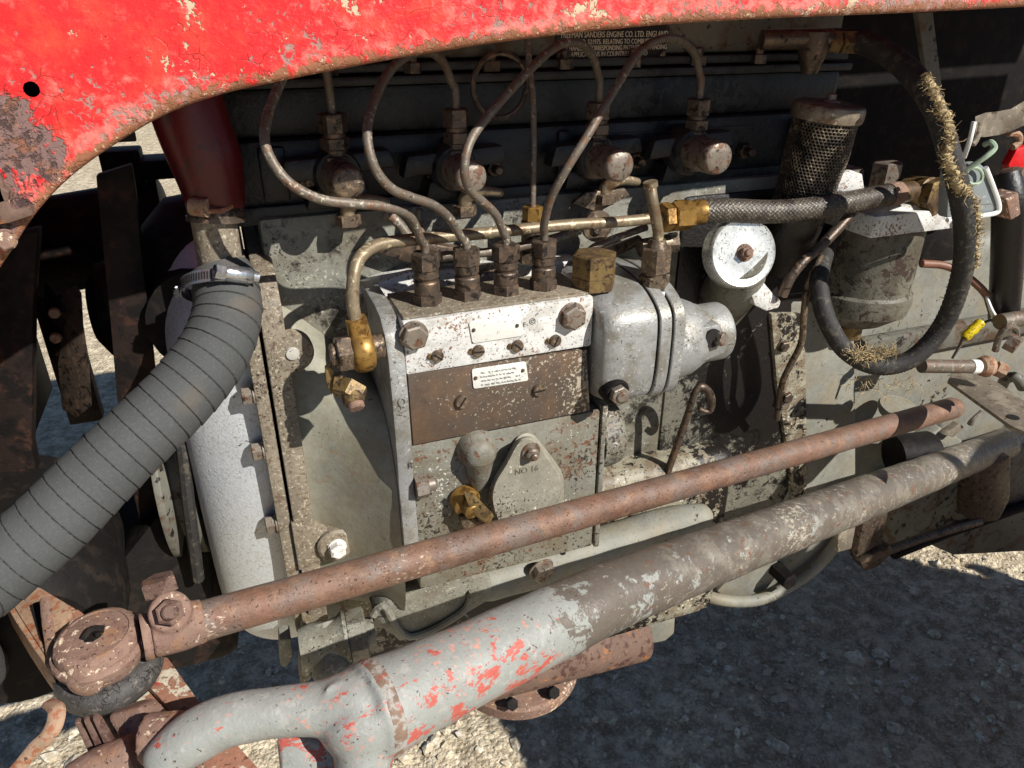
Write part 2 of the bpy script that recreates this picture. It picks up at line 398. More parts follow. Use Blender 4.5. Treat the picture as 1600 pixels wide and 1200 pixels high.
def ground_mat():
    b = NB('dusty_gravel')
    a = b.noise(1.3, 5, 0.6, 1.0); c = b.noise(34, 6, 0.72, 4.0); d = b.noise(190, 5, 0.75, 8.0)
    col = b.mix(b.step(a, 0.35, 0.65), lin(216, 200, 168), lin(236, 220, 190))
    col = b.mix(b.step(c, 0.38, 0.66), lin(160, 144, 118), col)
    col = b.mix(b.step(d, 0.52, 0.66), col, lin(228, 218, 194))
    col = b.mix(b.math('MULTIPLY', b.step(b.noise(330, 4, 0.7, 12.0), 0.60, 0.68), 0.8), col, lin(96, 82, 66))
    b.lk(col, b.b.inputs['Base Color']); b.b.inputs['Roughness'].default_value = 0.95
    b.b.inputs['Specular IOR Level'].default_value = 0.15
    h = b.math('ADD', b.math('MULTIPLY', c, 2.0), d)
    v = b.vor(120, 'F1', 3.0, 0.004)
    h = b.math('SUBTRACT', h, b.math('MULTIPLY', v, 1.2))
    bp = b.n('ShaderNodeBump'); bp.inputs['Distance'].default_value = 0.004; b.lk(h, bp.inputs['Height']); b.lk(bp.outputs[0], b.b.inputs['Normal'])
    return b.m
M['ground'] = ground_mat()
M['stone'] = worn('pale_stone', lin(186, 172, 146), [dict(col=lin(216, 208, 190), scale=90, th=0.55, soft=0.08), dict(col=lin(130, 118, 100), scale=60, th=0.6, soft=0.06)], rough=0.9, bump=0.0008, bscale=300)
M['tyre'] = worn('tyre_rubber', lin(52, 50, 48), [dict(col=lin(110, 100, 84), scale=30, th=0.58, soft=0.08)], rough=0.85, bump=0.001, bscale=200)
M['paint_light'] = worn('pale_housing_paint', lin(127, 126, 116), [
    dict(col=lin(126, 116, 94), scale=20, th=0.55, soft=0.12, amt=0.7),
    dict(col=lin(120, 84, 66), scale=330, th=0.70, soft=0.02, reg=0.2),
    dict(col=lin(60, 50, 42), scale=380, th=0.69, soft=0.02, reg=0.4, rscale=14),
    dict(col=OIL, scale=80, th=0.68, soft=0.02, reg=0.5, rscale=9, nr=0.75),
], rough=0.6, bump=0.0004, bscale=330)
M['paint_shade'] = worn('grey_gearbox_paint', lin(100, 98, 88), [
    dict(col=lin(84, 66, 50), scale=40, th=0.56, soft=0.06), dict(col=OIL, scale=90, th=0.62, soft=0.03, reg=0.4),
], rough=0.55, bump=0.0005, bscale=300)
M['steel_plate'] = worn('brown_steel_plate', lin(126, 116, 102), [
    dict(col=lin(150, 140, 122), scale=60, th=0.56, soft=0.06), dict(col=lin(206, 198, 178), scale=240, th=0.68, soft=0.02, reg=0.4),
    dict(col=lin(86, 66, 52), scale=100, th=0.62, soft=0.05)], rough=0.5, metal=0.3, bump=0.0002, bscale=400)

M['block_oily_shaded'] = worn('oily_shaded_casting', lin(110, 107, 95), [  # old oil plus cast shade put into the colour
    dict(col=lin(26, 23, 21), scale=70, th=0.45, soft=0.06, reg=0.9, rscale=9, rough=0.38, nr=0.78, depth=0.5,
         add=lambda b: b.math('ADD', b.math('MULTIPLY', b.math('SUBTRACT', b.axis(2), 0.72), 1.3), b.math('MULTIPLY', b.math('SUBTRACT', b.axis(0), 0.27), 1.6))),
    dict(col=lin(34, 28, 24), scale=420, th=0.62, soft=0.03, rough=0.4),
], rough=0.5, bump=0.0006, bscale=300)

M['plate_edge'] = worn('tan_worn_plate_edge', lin(124, 114, 98), [
    dict(col=lin(172, 163, 142), scale=380, th=0.60, soft=0.05),
    dict(col=lin(92, 74, 58), scale=200, th=0.58, soft=0.06, amt=0.8),
    dict(col=lin(46, 38, 32), scale=420, th=0.64, soft=0.03, reg=0.3),
], rough=0.55, bump=0.0005, bscale=360)

M['paint_cover'] = worn('khaki_cover_paint', lin(134, 129, 114), [
    dict(col=lin(150, 145, 129), scale=40, th=0.56, soft=0.08, amt=0.6),
    dict(col=lin(204, 198, 182), scale=300, th=0.67, soft=0.03, reg=0.3),
    dict(col=lin(50, 42, 36), scale=360, th=0.63, soft=0.03, reg=0.5, rscale=14,
         add=lambda b: b.math('MULTIPLY', b.math('SUBTRACT', 0.728, b.axis(2)), 3.0)),
], rough=0.5, bump=0.0003, bscale=400)

def boot_hook(b, col, rg, mt, h):
    cr = b.vor(260, 'DISTANCE_TO_EDGE', 6.0, 0.006)
    l = b.math('MULTIPLY', b.step(cr, 0.05, 0.01), b.step(b.noise(60, 3, 0.5, 3.0), 0.5, 0.6))
    return b.mix(l, col, lin(20, 19, 18)), rg, mt, b.math('ADD', h, b.math('MULTIPLY', l, -1.5))
M['boot'] = worn('cracked_boot_rubber', lin(66, 63, 60), [dict(col=lin(112, 104, 96), scale=160, th=0.58, soft=0.06, amt=0.7)], rough=0.5, bump=0.0008, bscale=500, hook=boot_hook)

M['paint_smooth'] = worn('smooth_khaki_paint', lin(140, 138, 123), [
    dict(col=lin(120, 110, 88), scale=14, th=0.55, soft=0.14, amt=0.7),
    dict(col=lin(134, 112, 88), scale=40, th=0.62, soft=0.06, amt=0.5, stretch=(1, 1, 2.5)),
    dict(col=lin(48, 42, 36), scale=190, th=0.69, soft=0.02, reg=0.45, rscale=14, stretch=(0.6, 1, 1.6), nr=0.6),
    dict(col=lin(60, 52, 44), scale=620, th=0.69, soft=0.02, reg=0.3, rscale=22),
], rough=0.5, bump=0.0003, bscale=260)

M['weld'] = worn('brown_weld_bead', lin(120, 98, 82), [dict(col=lin(150, 146, 138), scale=120, th=0.52, soft=0.06), dict(col=lin(150, 78, 64), scale=90, th=0.60, soft=0.05)], rough=0.6, bump=0.001, bscale=240)

M['paint_bowl'] = worn('stained_shaded_bowl_paint', lin(104, 101, 88), [  # brown stains are real; base also darkened for the shade on the bowl
    dict(col=lin(70, 62, 50), scale=22, th=0.52, soft=0.10, amt=0.8),
    dict(col=lin(58, 46, 38), scale=90, th=0.60, soft=0.03, reg=0.6, rscale=14, nr=0.75, depth=-0.6),
    dict(col=lin(40, 34, 29), scale=360, th=0.65, soft=0.03, reg=0.3),
], rough=0.5, bump=0.0005, bscale=320)
# ------------------------------------------------------------------ shape helpers: each returns (vertices, faces)
def A(p): return np.array(p, dtype=float)
def J(*parts):
    V, Fc = [], []
    for v, f in parts:
        o = len(V); V += [tuple(map(float, p)) for p in v]; Fc += [tuple(i+o for i in q) for q in f]
    return V, Fc
def box(x0, x1, y0, y1, z0, z1):
    v = [(x0,y0,z0),(x1,y0,z0),(x1,y1,z0),(x0,y1,z0),(x0,y0,z1),(x1,y0,z1),(x1,y1,z1),(x0,y1,z1)]
    return v, [(0,3,2,1),(4,5,6,7),(0,1,5,4),(1,2,6,5),(2,3,7,6),(3,0,4,7)]
def prism(poly, vec):
    n = len(poly); poly = [A(p) for p in poly]; vec = A(vec)
    v = poly + [p+vec for p in poly]
    f = [tuple(range(n-1, -1, -1)), tuple(range(n, 2*n))] + [(i, (i+1) % n, n+(i+1) % n, n+i) for i in range(n)]
    return v, f
def frame(axis, hint=None):
    a = A(axis); a = a/np.linalg.norm(a)
    h = A(hint) if hint is not None else (A((0,0,1)) if abs(a[2]) < 0.9 else A((1,0,0)))
    u = np.cross(h, a); u = u/np.linalg.norm(u); w = np.cross(a, u)
    return a, u, w
def lathe(prof, org, axis, n=32, rot=0.0, hint=None, wob=0.0):
    a, u, w = frame(axis, hint); org = A(org); V, Fc = [], []
    rows = []
    for r, h in prof:
        if r < 1e-7:
            rows.append([len(V)]); V.append(org+a*h)
        else:
            row = []
            for k in range(n):
                t = rot+2*math.pi*k/n
                rr = r*(1+wob*mn.noise(Vector((math.cos(t)*1.7+h*40, math.sin(t)*1.7, h*60+org[0]*9)))) if wob else r
                row.append(len(V)); V.append(org+a*h+u*rr*math.cos(t)+w*rr*math.sin(t))
            rows.append(row)
    for i in range(len(rows)-1):
        p, q = rows[i], rows[i+1]
        for k in range(n):
            k2 = (k+1) % n
            if len(p) == 1 and len(q) == 1: continue
            if len(p) == 1: Fc.append((p[0], q[k], q[k2]))
            elif len(q) == 1: Fc.append((p[k], q[0], p[k2]))
            else: Fc.append((p[k], q[k], q[k2], p[k2]))
    return V, Fc
def cyl(org, axis, r, h, n=28, c=0.0012):
    c = min(c, h*0.3, r*0.3)
    return lathe([(0,0),(r,0),(r,h-c),(r-c,h),(0,h)], org, axis, n)
def hexn(org, axis, r, h, c=None, rot=0.0, n=6, both=False):
    """hexagon with rounded-off corners at its outer end; r to the corners"""
    c = c or r*0.12
    pr = [(0,0),(r,0),(r,h-c*0.6),(r-c,h),(0,h)] if not both else [(0,0),(r-c,0),(r,c*.6),(r,h-c*0.6),(r-c,h),(0,h)]
    return lathe(pr, org, axis, n, rot)
def spline(pts, sub=8, closed=False):
    pts = [A(p) for p in pts]; n = len(pts); out = []
    if n == 2 or sub == 1: return pts
    for i in range(n-1):
        p0 = pts[max(i-1, 0)]; p1 = pts[i]; p2 = pts[i+1]; p3 = pts[min(i+2, n-1)]
        for k in range(sub):
            t = k/sub
            out.append(0.5*((2*p1)+(p2-p0)*t+(2*p0-5*p1+4*p2-p3)*t*t+(3*p1-p0-3*p2+p3)*t**3))
    out.append(pts[-1]); return out
def tube(pts, r, n=14, sub=8, cap=True, rf=None, flat=None, wob=0.0, rnd=False):
    """swept tube; r a number or one per control point; rf(s, phi) an extra radius"""
    rs = r if isinstance(r, (list, tuple)) else [r]*len(pts)
    q = spline([np.append(A(p), rr) for p, rr in zip(pts, rs)], sub)
    pp = [x[:3] for x in q]; rr = [max(x[3], 1e-4) for x in q]
    m = len(pp); T = []
    for i in range(m):
        t = pp[min(i+1, m-1)]-pp[max(i-1, 0)]; T.append(t/np.linalg.norm(t))
    _, u, _ = frame(T[0]); V, Fc = [], []
    s = 0.0
    for i in range(m):
        if i: s += np.linalg.norm(pp[i]-pp[i-1])
        u = u-T[i]*(u@T[i]); u = u/np.linalg.norm(u); w = np.cross(T[i], u)
        for k in range(n):
            ph = 2*math.pi*k/n
            R_ = rr[i]+(rf(s, ph) if rf else 0)
            if wob: R_ *= 1+wob*mn.noise(Vector(pp[i]*60)+Vector((math.cos(ph), math.sin(ph), 0)))
            fy = flat if flat else 1
            V.append(pp[i]+u*R_*math.cos(ph)+w*R_*math.sin(ph)*fy)
    for i in range(m-1):
        for k in range(n):
            k2 = (k+1) % n
            Fc.append((i*n+k, i*n+k2, (i+1)*n+k2, (i+1)*n+k))
    if cap:
        if rnd:
            for end, i in ((0, 0), (1, m-1)):
                sg = -1 if end == 0 else 1; prev = [i*n+k for k in range(n)]
                for st in (0.5, 0.85):
                    cr = []
                    for k in range(n):
                        cr.append(len(V)); V.append(pp[i]+(V[i*n+k]-pp[i])*math.sqrt(1-st*st)+T[i]*sg*rr[i]*st)
                    for k in range(n):
                        k2 = (k+1) % n
                        Fc.append((prev[k2], prev[k], cr[k], cr[k2]) if end == 0 else (prev[k], prev[k2], cr[k2], cr[k]))
                    prev = cr
                Fc.append(tuple(reversed(prev)) if end == 0 else tuple(prev))
        else:
            Fc.append(tuple(range(n-1, -1, -1))); Fc.append(tuple((m-1)*n+k for k in range(n)))
    return V, Fc
def loft(rings, cap=True):
    n = len(rings[0]); V = [A(p) for r in rings for p in r]; Fc = []
    for i in range(len(rings)-1):
        for k in range(n):
            k2 = (k+1) % n
            Fc.append((i*n+k, i*n+k2, (i+1)*n+k2, (i+1)*n+k))
    if cap: Fc += [tuple(range(n-1, -1, -1)), tuple((len(rings)-1)*n+k for k in range(n))]
    return V, Fc
def rrect(cx, cy, w, h, r, n=5):
    out = []
    for sx, sy, a0 in ((1,1,0),(-1,1,90),(-1,-1,180),(1,-1,270)):
        for k in range(n+1):
            a = R(a0+90*k/n); out.append((cx+sx*(w/2-r)+r*math.cos(a), cy+sy*(h/2-r)+r*math.sin(a)))
    return out

EMP = {}
def world_loc(o):
    return EMP.get(o.name, (0, 0, 0))
def mesh(name, vf, mat, parent=None, bevel=0.0, seg=2, smooth=38, attrs=None, label=None, cat=None, group=None, kind=None, solid=0.0):
    v, f = vf
    me = bpy.data.meshes.new(name)
    c = np.mean(np.array([tuple(p) for p in v]), axis=0)
    me.from_pydata([tuple(float(x) for x in (A(p)-c)) for p in v], [], [tuple(q) for q in f])
    me.update()
    bm = bmesh.new(); bm.from_mesh(me)
    bmesh.ops.recalc_face_normals(bm, faces=bm.faces)
    if bevel:
        ed = [e for e in bm.edges if len(e.link_faces) == 2 and e.calc_face_angle(0) > R(28)]
        if ed: bmesh.ops.bevel(bm, geom=ed, offset=bevel, segments=seg, profile=0.55, affect='EDGES', clamp_overlap=True)
    bm.to_mesh(me); bm.free()
    for p in me.polygons: p.use_smooth = True
    me.set_sharp_from_angle(angle=R(smooth))
    if attrs:
        for an, vals in attrs.items():
            at = me.attributes.new(an, 'FLOAT', 'POINT'); at.data.foreach_set('value', [float(x) for x in vals])
    me.materials.append(M[mat] if isinstance(mat, str) else mat)
    o = bpy.data.objects.new(name, me); COL.objects.link(o)
    if parent is not None:
        o.parent = parent; pl = A(world_loc(parent))
    else: pl = A((0,0,0))
    o.location = tuple(c-pl); EMP[o.name] = tuple(c)
    if solid:
        md = o.modifiers.new('thickness', 'SOLIDIFY'); md.thickness = solid; md.offset = 0
    tag(o, label, cat, group, kind)
    return o
def tag(o, label=None, cat=None, group=None, kind=None):
    if label: o['label'] = label
    if cat: o['category'] = cat
    if group: o['group'] = group
    if kind: o['kind'] = kind
    return o
def thing(name, loc, label, cat, group=None):
    o = bpy.data.objects.new(name, None); COL.objects.link(o)
    o.location = tuple(float(x) for x in loc); o.empty_display_size = 0.02
    EMP[o.name] = tuple(float(x) for x in loc)
    return tag(o, label, cat, group)
def text(name, s, size, org, xdir, up, mat, parent, ext=0.0004, align='LEFT', sx=1.0):
    cu = bpy.data.curves.new(name, 'FONT'); cu.body = s; cu.size = size; cu.extrude = ext; cu.align_x = align; cu.resolution_u = 3
    t = bpy.data.objects.new(name, cu); COL.objects.link(t)
    bpy.context.view_layer.update()
    me = bpy.data.meshes.new_from_object(t.evaluated_get(bpy.context.evaluated_depsgraph_get()))
    x = A(xdir); x = x/np.linalg.norm(x); u = A(up); u = u-x*(u@x); u = u/np.linalg.norm(u); nrm = np.cross(x, u)
    vs = [A(org)+x*q.co[0]*sx+u*q.co[1]+nrm*q.co[2] for q in me.vertices]
    fs = [tuple(p.vertices) for p in me.polygons]
    bpy.data.objects.remove(t); bpy.data.curves.remove(cu); bpy.data.meshes.remove(me)
    return mesh(name, (vs, fs), mat, parent, smooth=20)
NY = (0, -1, 0)                       # towards the camera side of the tractor
def slot_screw(px, py, Y, rpx, ang, parent, mat='steel', h=0.003):
    p = P(px, py, Y); r = rpx*mpp(p)
    o = mesh('screw', lathe([(0,0),(r,0),(r,h*0.6),(r*0.85,h),(0,h)], p, NY, 20), mat, parent)
    a = R(ang); d = A((math.cos(a), 0, math.sin(a))); w = A((-math.sin(a), 0, math.cos(a)))*r*0.14
    q = p+A((0, -h-0.0003, 0))
    mesh('slot', prism([q-d*r*0.88-w, q+d*r*0.88-w, q+d*r*0.88+w, q-d*r*0.88+w], (0, 0.0004, 0)), 'slot', o)
    return o
def bolt_head(px, py, Y, rpx, parent, h=0.009, axis=NY, mat='bolt', name='bolt', rot=0.2, washer=True, p=None):
    p = P(px, py, Y) if p is None else A(p)
    r = rpx*mpp(p)
    s = hexn(p, axis, r, h, rot=rot, c=r*0.16)
    if washer: s = J(s, cyl(p, axis, r*1.12, 0.0016, 24, 0.0004))
    return mesh(name, s, mat, parent, smooth=25)

def fuse(name, vf, mat, parent, voxel=0.0016, it=10, **k):
    """one forged or cast piece grown together from overlapping shapes"""
    o = mesh(name, vf, mat, parent, smooth=180, **k)
    r = o.modifiers.new('grow', 'REMESH'); r.mode = 'VOXEL'; r.voxel_size = voxel; r.use_smooth_shade = True
    m = o.modifiers.new('blend', 'SMOOTH'); m.factor = 0.5; m.iterations = it
    return o
# ------------------------------------------------------------------ ground
def build_ground():
    def axis_vals(lo, hi, step, far):
        v = list(np.arange(lo, hi, step)); a, s = lo, step
        left, right = [], []
        while a > -far: s *= 1.28; a -= s; left.append(a)
        a, s = v[-1], step
        while a < far: s *= 1.28; a += s; right.append(a)
        return left[::-1]+v+right
    xs = axis_vals(-0.9, 1.9, 0.013, 160); ys = axis_vals(-0.3, 1.3, 0.013, 160)
    V, Fc = [], []
    for y in ys:
        for x in xs:
            near = max(0.0, 1-max(0, math.hypot(x-0.4, y-0.4)-1.2)/1.5)
            z = 0.016*mn.fractal(Vector((x*5, y*5, 0.3)), 1.0, 2.0, 5)*near + 0.006*mn.noise(Vector((x*38, y*38, 7)))*near
            V.append((x, y, z))
    nx = len(xs)
    for j in range(len(ys)-1):
        for i in range(nx-1):
            Fc.append((j*nx+i, j*nx+i+1, (j+1)*nx+i+1, (j+1)*nx+i))
    mesh('ground', (V, Fc), 'ground', kind='structure', smooth=180, label='dusty pale gravel yard under the tractor')
build_ground()

def build_stones():
    rnd = random.Random(3)
    bm = bmesh.new(); bmesh.ops.create_icosphere(bm, subdivisions=1, radius=1.0)
    bm.verts.ensure_lookup_table()
    bv = [A(v.co) for v in bm.verts]; bf = [tuple(v.index for v in f.verts) for f in bm.faces]; bm.free()
    V, Fc = [], []
    for k in range(8200):
        if k < 7400:
            x, y = rnd.uniform(-0.75, 1.7), rnd.uniform(-0.25, 1.0)
        else:
            x, y = rnd.uniform(-1.6, 0.4), rnd.uniform(1.0, 5.0)
        if mn.noise(Vector((x*4, y*4, 2.2))) < rnd.uniform(-0.7, 0.4): continue
        s = 0.0016+0.0022*rnd.random()+0.012*rnd.random()**10+0.005*rnd.random()**4
        z = 0.016*mn.fractal(Vector((x*5, y*5, 0.3)), 1.0, 2.0, 5)+0.006*mn.noise(Vector((x*38, y*38, 7)))
        sc = A((rnd.uniform(.7, 1.4), rnd.uniform(.7, 1.4), rnd.uniform(.45, .9)))*s
        a = rnd.uniform(0, 6.28); ca, sa = math.cos(a), math.sin(a); o = len(V)
        for p in bv:
            q = p*(1+rnd.uniform(-.28, .28))*sc
            V.append((x+q[0]*ca-q[1]*sa, y+q[0]*sa+q[1]*ca, z+q[2]+s*0.1))
        Fc += [tuple(i+o for i in f) for f in bf]
    mesh('gravel', (V, Fc), 'stone', kind='stuff', smooth=20, label='loose pale stones scattered over the dusty ground', cat='gravel')
build_stones()

# ------------------------------------------------------------------ red hood over the engine
HY = -0.050
EDGE = [(-330, 1050), (-200, 760), (-90, 550), (0, 418), (55, 335), (110, 277), (180, 226), (260, 179), (340, 150), (430, 129), (540, 107), (650, 87), (800, 64),
        (1000, 42), (1200, 29), (1400, 21), (1600, 11), (1800, 2), (2300, -20)]
HYf = lambda x: -0.050-0.014*min(1, max(0, (x-250)/1000))
EP = [P(x, y, HYf(x)) for x, y in EDGE]
def edge_line(n=420):
    q = spline(EP, 40); d = [0.0]
    for i in range(1, len(q)): d.append(d[-1]+np.linalg.norm(q[i]-q[i-1]))
    t = np.linspace(0, d[-1], n); q = np.array(q)
    return np.stack([np.interp(t, d, q[:, k]) for k in range(3)], 1)
def build_hood():
    root = thing('tractor_hood', (0.2, 0.3, 1.0), 'red chipped steel hood arching over the top of the engine', 'hood')
    L = edge_line(640); n = len(L)
    hole = P(48, 140, HY); hr = 10.5*mpp(hole)
    bare = [(P(30, 235, HY), 0.036), (P(80, 262, HY), 0.028), (P(0, 180, HY), 0.030), (P(12, 320, HY), 0.034)]
    rp = P(1420, 12, HY)
    # rows of the pressed sheet: inner flange, rolled lip, outer face, crown
    prof = [(0.016, 0.0045, 1.0), (0.006, 0.0008, 1.0), (0.0025, 0.0, 1.0), (0.0008, 0.0014, 1.0), (0.0, 0.0035, 0.95), (0.0002, 0.006, 0.8)]
    hs = [0.0085+0.0021*k for k in range(86)]
    prof += [(0.0006+0.002*math.sin(k*0.05), h, max(0, 0.62-(h-0.0085)/0.010)) for k, h in enumerate(hs)]
    V, att = [], {'wear': [], 'bare': [], 'rim': []}
    for dy, dz, rim in prof:
        for i in range(n):
            p = L[i]+A((0, dy, dz))
            k = 0.0007*mn.noise(Vector((p[0]*40, p[2]*40, 0.0)))*(1 if dz < 0.02 else 0.6)
            V.append(p+A((0, k, 0)))
            b = max(max(0, 1-np.linalg.norm((p-c)[[0, 2]])/r) for c, r in bare)**0.5
            att['bare'].append(b); 
            att['rim'].append(rim)
            w = max(0, 1-dz/0.022)*0.75 + max(0, 1-np.linalg.norm((p-rp)[[0, 2]])/0.13)*0.8+ max(0,1-abs(p[0]+0.21)/0.05)*0.35
            att['wear'].append(min(1.2, w))
    m = len(prof); Fc = []
    inside = [math.hypot(v[0]-hole[0], v[2]-hole[2]) < hr*1.0 for v in V]
    for j in range(m-1):
        for i in range(n-1):
            q = (j*n+i, j*n+i+1, (j+1)*n+i+1, (j+1)*n+i)
            if j > 8 and any(inside[k] for k in q): 
                if all(inside[k] for k in q) or sum(inside[k] for k in q) >= 1: continue
            Fc.append(q)
    used_h = {}
    for f in Fc:
        for k in f: used_h[k] = used_h.get(k, 0)+1
    for k, cnt in used_h.items():
        v = V[k]; d = math.hypot(v[0]-hole[0], v[2]-hole[2])
        if d < hr*2.2 and cnt < 4:
            V[k] = A((hole[0]+(v[0]-hole[0])*hr*1.12/d, v[1], hole[2]+(v[2]-hole[2])*hr*1.12/d))
    mesh('hole_backing', box(hole[0]-0.03, hole[0]+0.04, HY+0.022, HY+0.026, hole[2]-0.03, hole[2]+0.04), 'black', root, bevel=0.001)  # black plate added behind the hole so it looks dark
    mesh('side_panel', (V, Fc), 'hood', root, attrs=att, smooth=60, label='near side panel with flaking red paint and a rust-brown rolled edge')
    # crown and far side
    top = L[:, 2]+prof[-1][1]
    rows = []
    y0 = HY+prof[-1][0]
    sec = []
    for k in range(0, 13):
        t = k/12*math.pi
        sec.append((0.30-math.cos(t)*(0.30-y0), math.sin(t)))
    ii = list(range(0, n, 10))+[n-1]
    for (y, s) in sec:
        rows.append([A((L[i][0], y, max(top[i], 0)+0.004+(max(0, 1.40-top[i]))*min(1, s*1.6) if s > 1e-6 else top[i])) for i in ii])
    far = [A((L[i][0], 0.60-HY-0.0+0.0, L[i][2])) for i in ii]
    for r_ in rows[-1:]:
        pass
    rows.append([A((p[0], 0.65, max(p[2], 0.9)+0.14)) for p in far])
    V2 = [p for r_ in rows for p in r_]; k = len(ii)
    F2 = [(j*k+i, j*k+i+1, (j+1)*k+i+1, (j+1)*k+i) for j in range(len(rows)-1) for i in range(k-1)]
    mesh('crown', (V2, F2), 'hood_red_in', root, smooth=60)
    # rusted catch bracket and bolt at the front corner
    hb = HY-0.0015
    mesh('catch_bracket', J(prism([P(-20, 262, hb), P(4, 268, hb), P(12, 300, hb), P(22, 326, hb), P(52, 318, hb), P(56, 334, hb), P(18, 346, hb), P(-20, 352, hb)], (0, -0.0045, 0))), 'rust_dark', root, bevel=0.0018)
    bolt_head(2, 300, HY+0.001, 15, root, 0.007, mat='rust_dark', axis=NY)
    bolt_head(8, 374, HY-0.001, 15, root, 0.006, mat='rust', axis=(0.2, -1, 0.1))
    return root
build_hood()

# ------------------------------------------------------------------ engine block and castings
eng = thing('engine_block', (0.1, 0.25, 0.45), 'grey-green engine block, its upper side oily with shade painted in', 'engine')
def zr(px, py, Y): return float(P(px, py, Y)[2])
BY = 0.105
zh = zr(700, 318, BY)             # top of crankcase side
mesh('rear_crankcase', box(0.212, 0.432, BY-0.004, 0.30, 0.52, zh-0.012), 'block_oily_shaded', eng, bevel=0.006, label='rear of the crankcase side, old oil with shade painted in')  # separate box whose dark colour carries both oil and shade
mesh('crankcase', box(-0.172, 0.43, BY, 0.44, 0.50, zh), 'paint', eng, bevel=0.004, label='khaki grey crankcase side, sunlit and speckled with oil')
zm = zr(700, 205, 0.118)
mesh('cylinder_head', box(-0.205, 0.40, 0.118, 0.43, zh+0.0006, zm), 'block', eng, bevel=0.005, label='oil-stained cylinder head with painted-in shade')
mesh('head_ledge', box(-0.215, 0.405, 0.111, 0.44, zh-0.006, zh+0.008), 'block', eng, bevel=0.002)
zt = zr(760, 128, 0.128)
mesh('upper_head', box(-0.200, 0.395, 0.128, 0.43, zm+0.0005, zt), 'block', eng, bevel=0.004)
mesh('cover_lip', J(box(-0.210, 0.40, 0.119, 0.44, zt+0.0005, zt+0.0075), box(-0.206, 0.398, 0.125, 0.43, zt+0.0095, zt+0.0165)), 'block', eng, bevel=0.0018)
mesh('rocker_cover', box(-0.203, 0.395, 0.134, 0.42, zt+0.017, zt+0.11), 'paint_shade', eng, bevel=0.008, label='painted rocker cover under the hood')
# ribs and panel lines on the head
for x0, x1, y_ in ((560, 690, 245), (880, 1180, 215)):
    a, b_ = P(x0, y_, 0.1175), P(x1, y_-5, 0.1175)
    mesh('casting_rib', box(a[0], b_[0], 0.1165, 0.122, a[2]-0.0012, a[2]+0.0012), 'block', eng, bevel=0.0006)
# the core plug bosses and studs on the head
for px, py in ((482, 280), (678, 275), (905, 262), (1063, 247)):
    p = P(px, py, 0.117)
    mesh('stud', J(hexn(p, NY, 0.0085, 0.008, rot=0.3), cyl(p+A((0, -0.008, 0)), NY, 0.0045, 0.006, 14)), 'steel_dark', eng, smooth=25)
for px, py in ((770, 262), (990, 250), (1160, 235)):
    p = P(px, py, 0.117)
    mesh('stud', J(hexn(p, NY, 0.0075, 0.007, rot=0.1), cyl(p+A((0, -0.007, 0)), NY, 0.004, 0.010, 14)), 'steel_dark', eng, smooth=25)

for k_ in range(9):
    p = A((-0.17+0.066*k_, 0.119, zt+0.0075))
    mesh('head_nut', J(hexn(p+A((0, 0.006, 0.001)), (0,0,1), 0.0075, 0.008, rot=0.3*k_), cyl(p+A((0, 0.006, 0.009)), (0,0,1), 0.004, 0.007, 12)), 'steel_dark', eng, smooth=25)
for k_, (x_, w_) in enumerate(((-0.165, 0.02), (-0.02, 0.012), (0.085, 0.012), (0.20, 0.02), (0.335, 0.014))):
    mesh('casting_rib', box(x_, x_+w_, 0.1125, 0.121, zh+0.010, zm-0.004), 'block', eng, bevel=0.003)
# front engine plate and timing cover
def yz_ring(X, cy, cz, ry, rz, n=56, e=2.4, zmin=None):
    out = []
    for k in range(n):
        t = 2*math.pi*k/n
        c, s = math.cos(t), math.sin(t)
        y = cy-ry*math.copysign(abs(c)**(2/e), c); z = cz+rz*math.copysign(abs(s)**(2/e), s)
        out.append((X, y, z))
    return out
plate_pts = [(0.105, 0.925), (0.075, 0.920), (0.056, 0.905), (0.050, 0.88), (0.049, 0.80), (0.049, 0.72), (0.049, 0.64), (0.052, 0.60), (0.06, 0.57), (0.08, 0.55), (0.40, 0.55), (0.40, 0.925)]
def yz_poly(X, pts): return [(X, y, z) for y, z in pts]
mesh('front_plate', prism(yz_poly(-0.1835, plate_pts), (0.017, 0, 0)), 'plate_edge', eng, bevel=0.002, label='upright front engine plate with worn speckled edge')
mesh('cover_flange', prism(yz_poly(-0.1965, [(y+0.003, z) for y, z in plate_pts]), (0.0105, 0, 0)), 'plate_edge', eng, bevel=0.0016)
rings = []
for k_ in range(13):
    t_ = k_/12*math.pi/2; X = -0.2005-0.058*math.sin(t_); s = 1-0.22*(1-math.cos(t_))
    if k_ == 0: rings.append(yz_ring(-0.196, 0.24, 0.715, 0.172, 0.225, e=3.4))
    rings.append(yz_ring(X, 0.24, 0.715, 0.172*s, 0.225*s, e=3.4))
mesh('timing_cover', loft(rings), 'silver', eng, smooth=50, label='bright silver-painted domed timing cover')
for i, (px, py) in enumerate(((408, 617), (424, 703), (441, 818))):
    p = A((-0.1965, 0.0, 0.0)); q = PX(px+4, py, -0.2005); p = A((-0.1965, 0.0605, PX(px+6, py, -0.2005)[2])); p[2] = P(px, py, 0.058)[2]
    bolt_head(0, 0, 0, 15, eng, 0.010, axis=(-1, 0, 0), p=p, mat='bolt', rot=0.4)
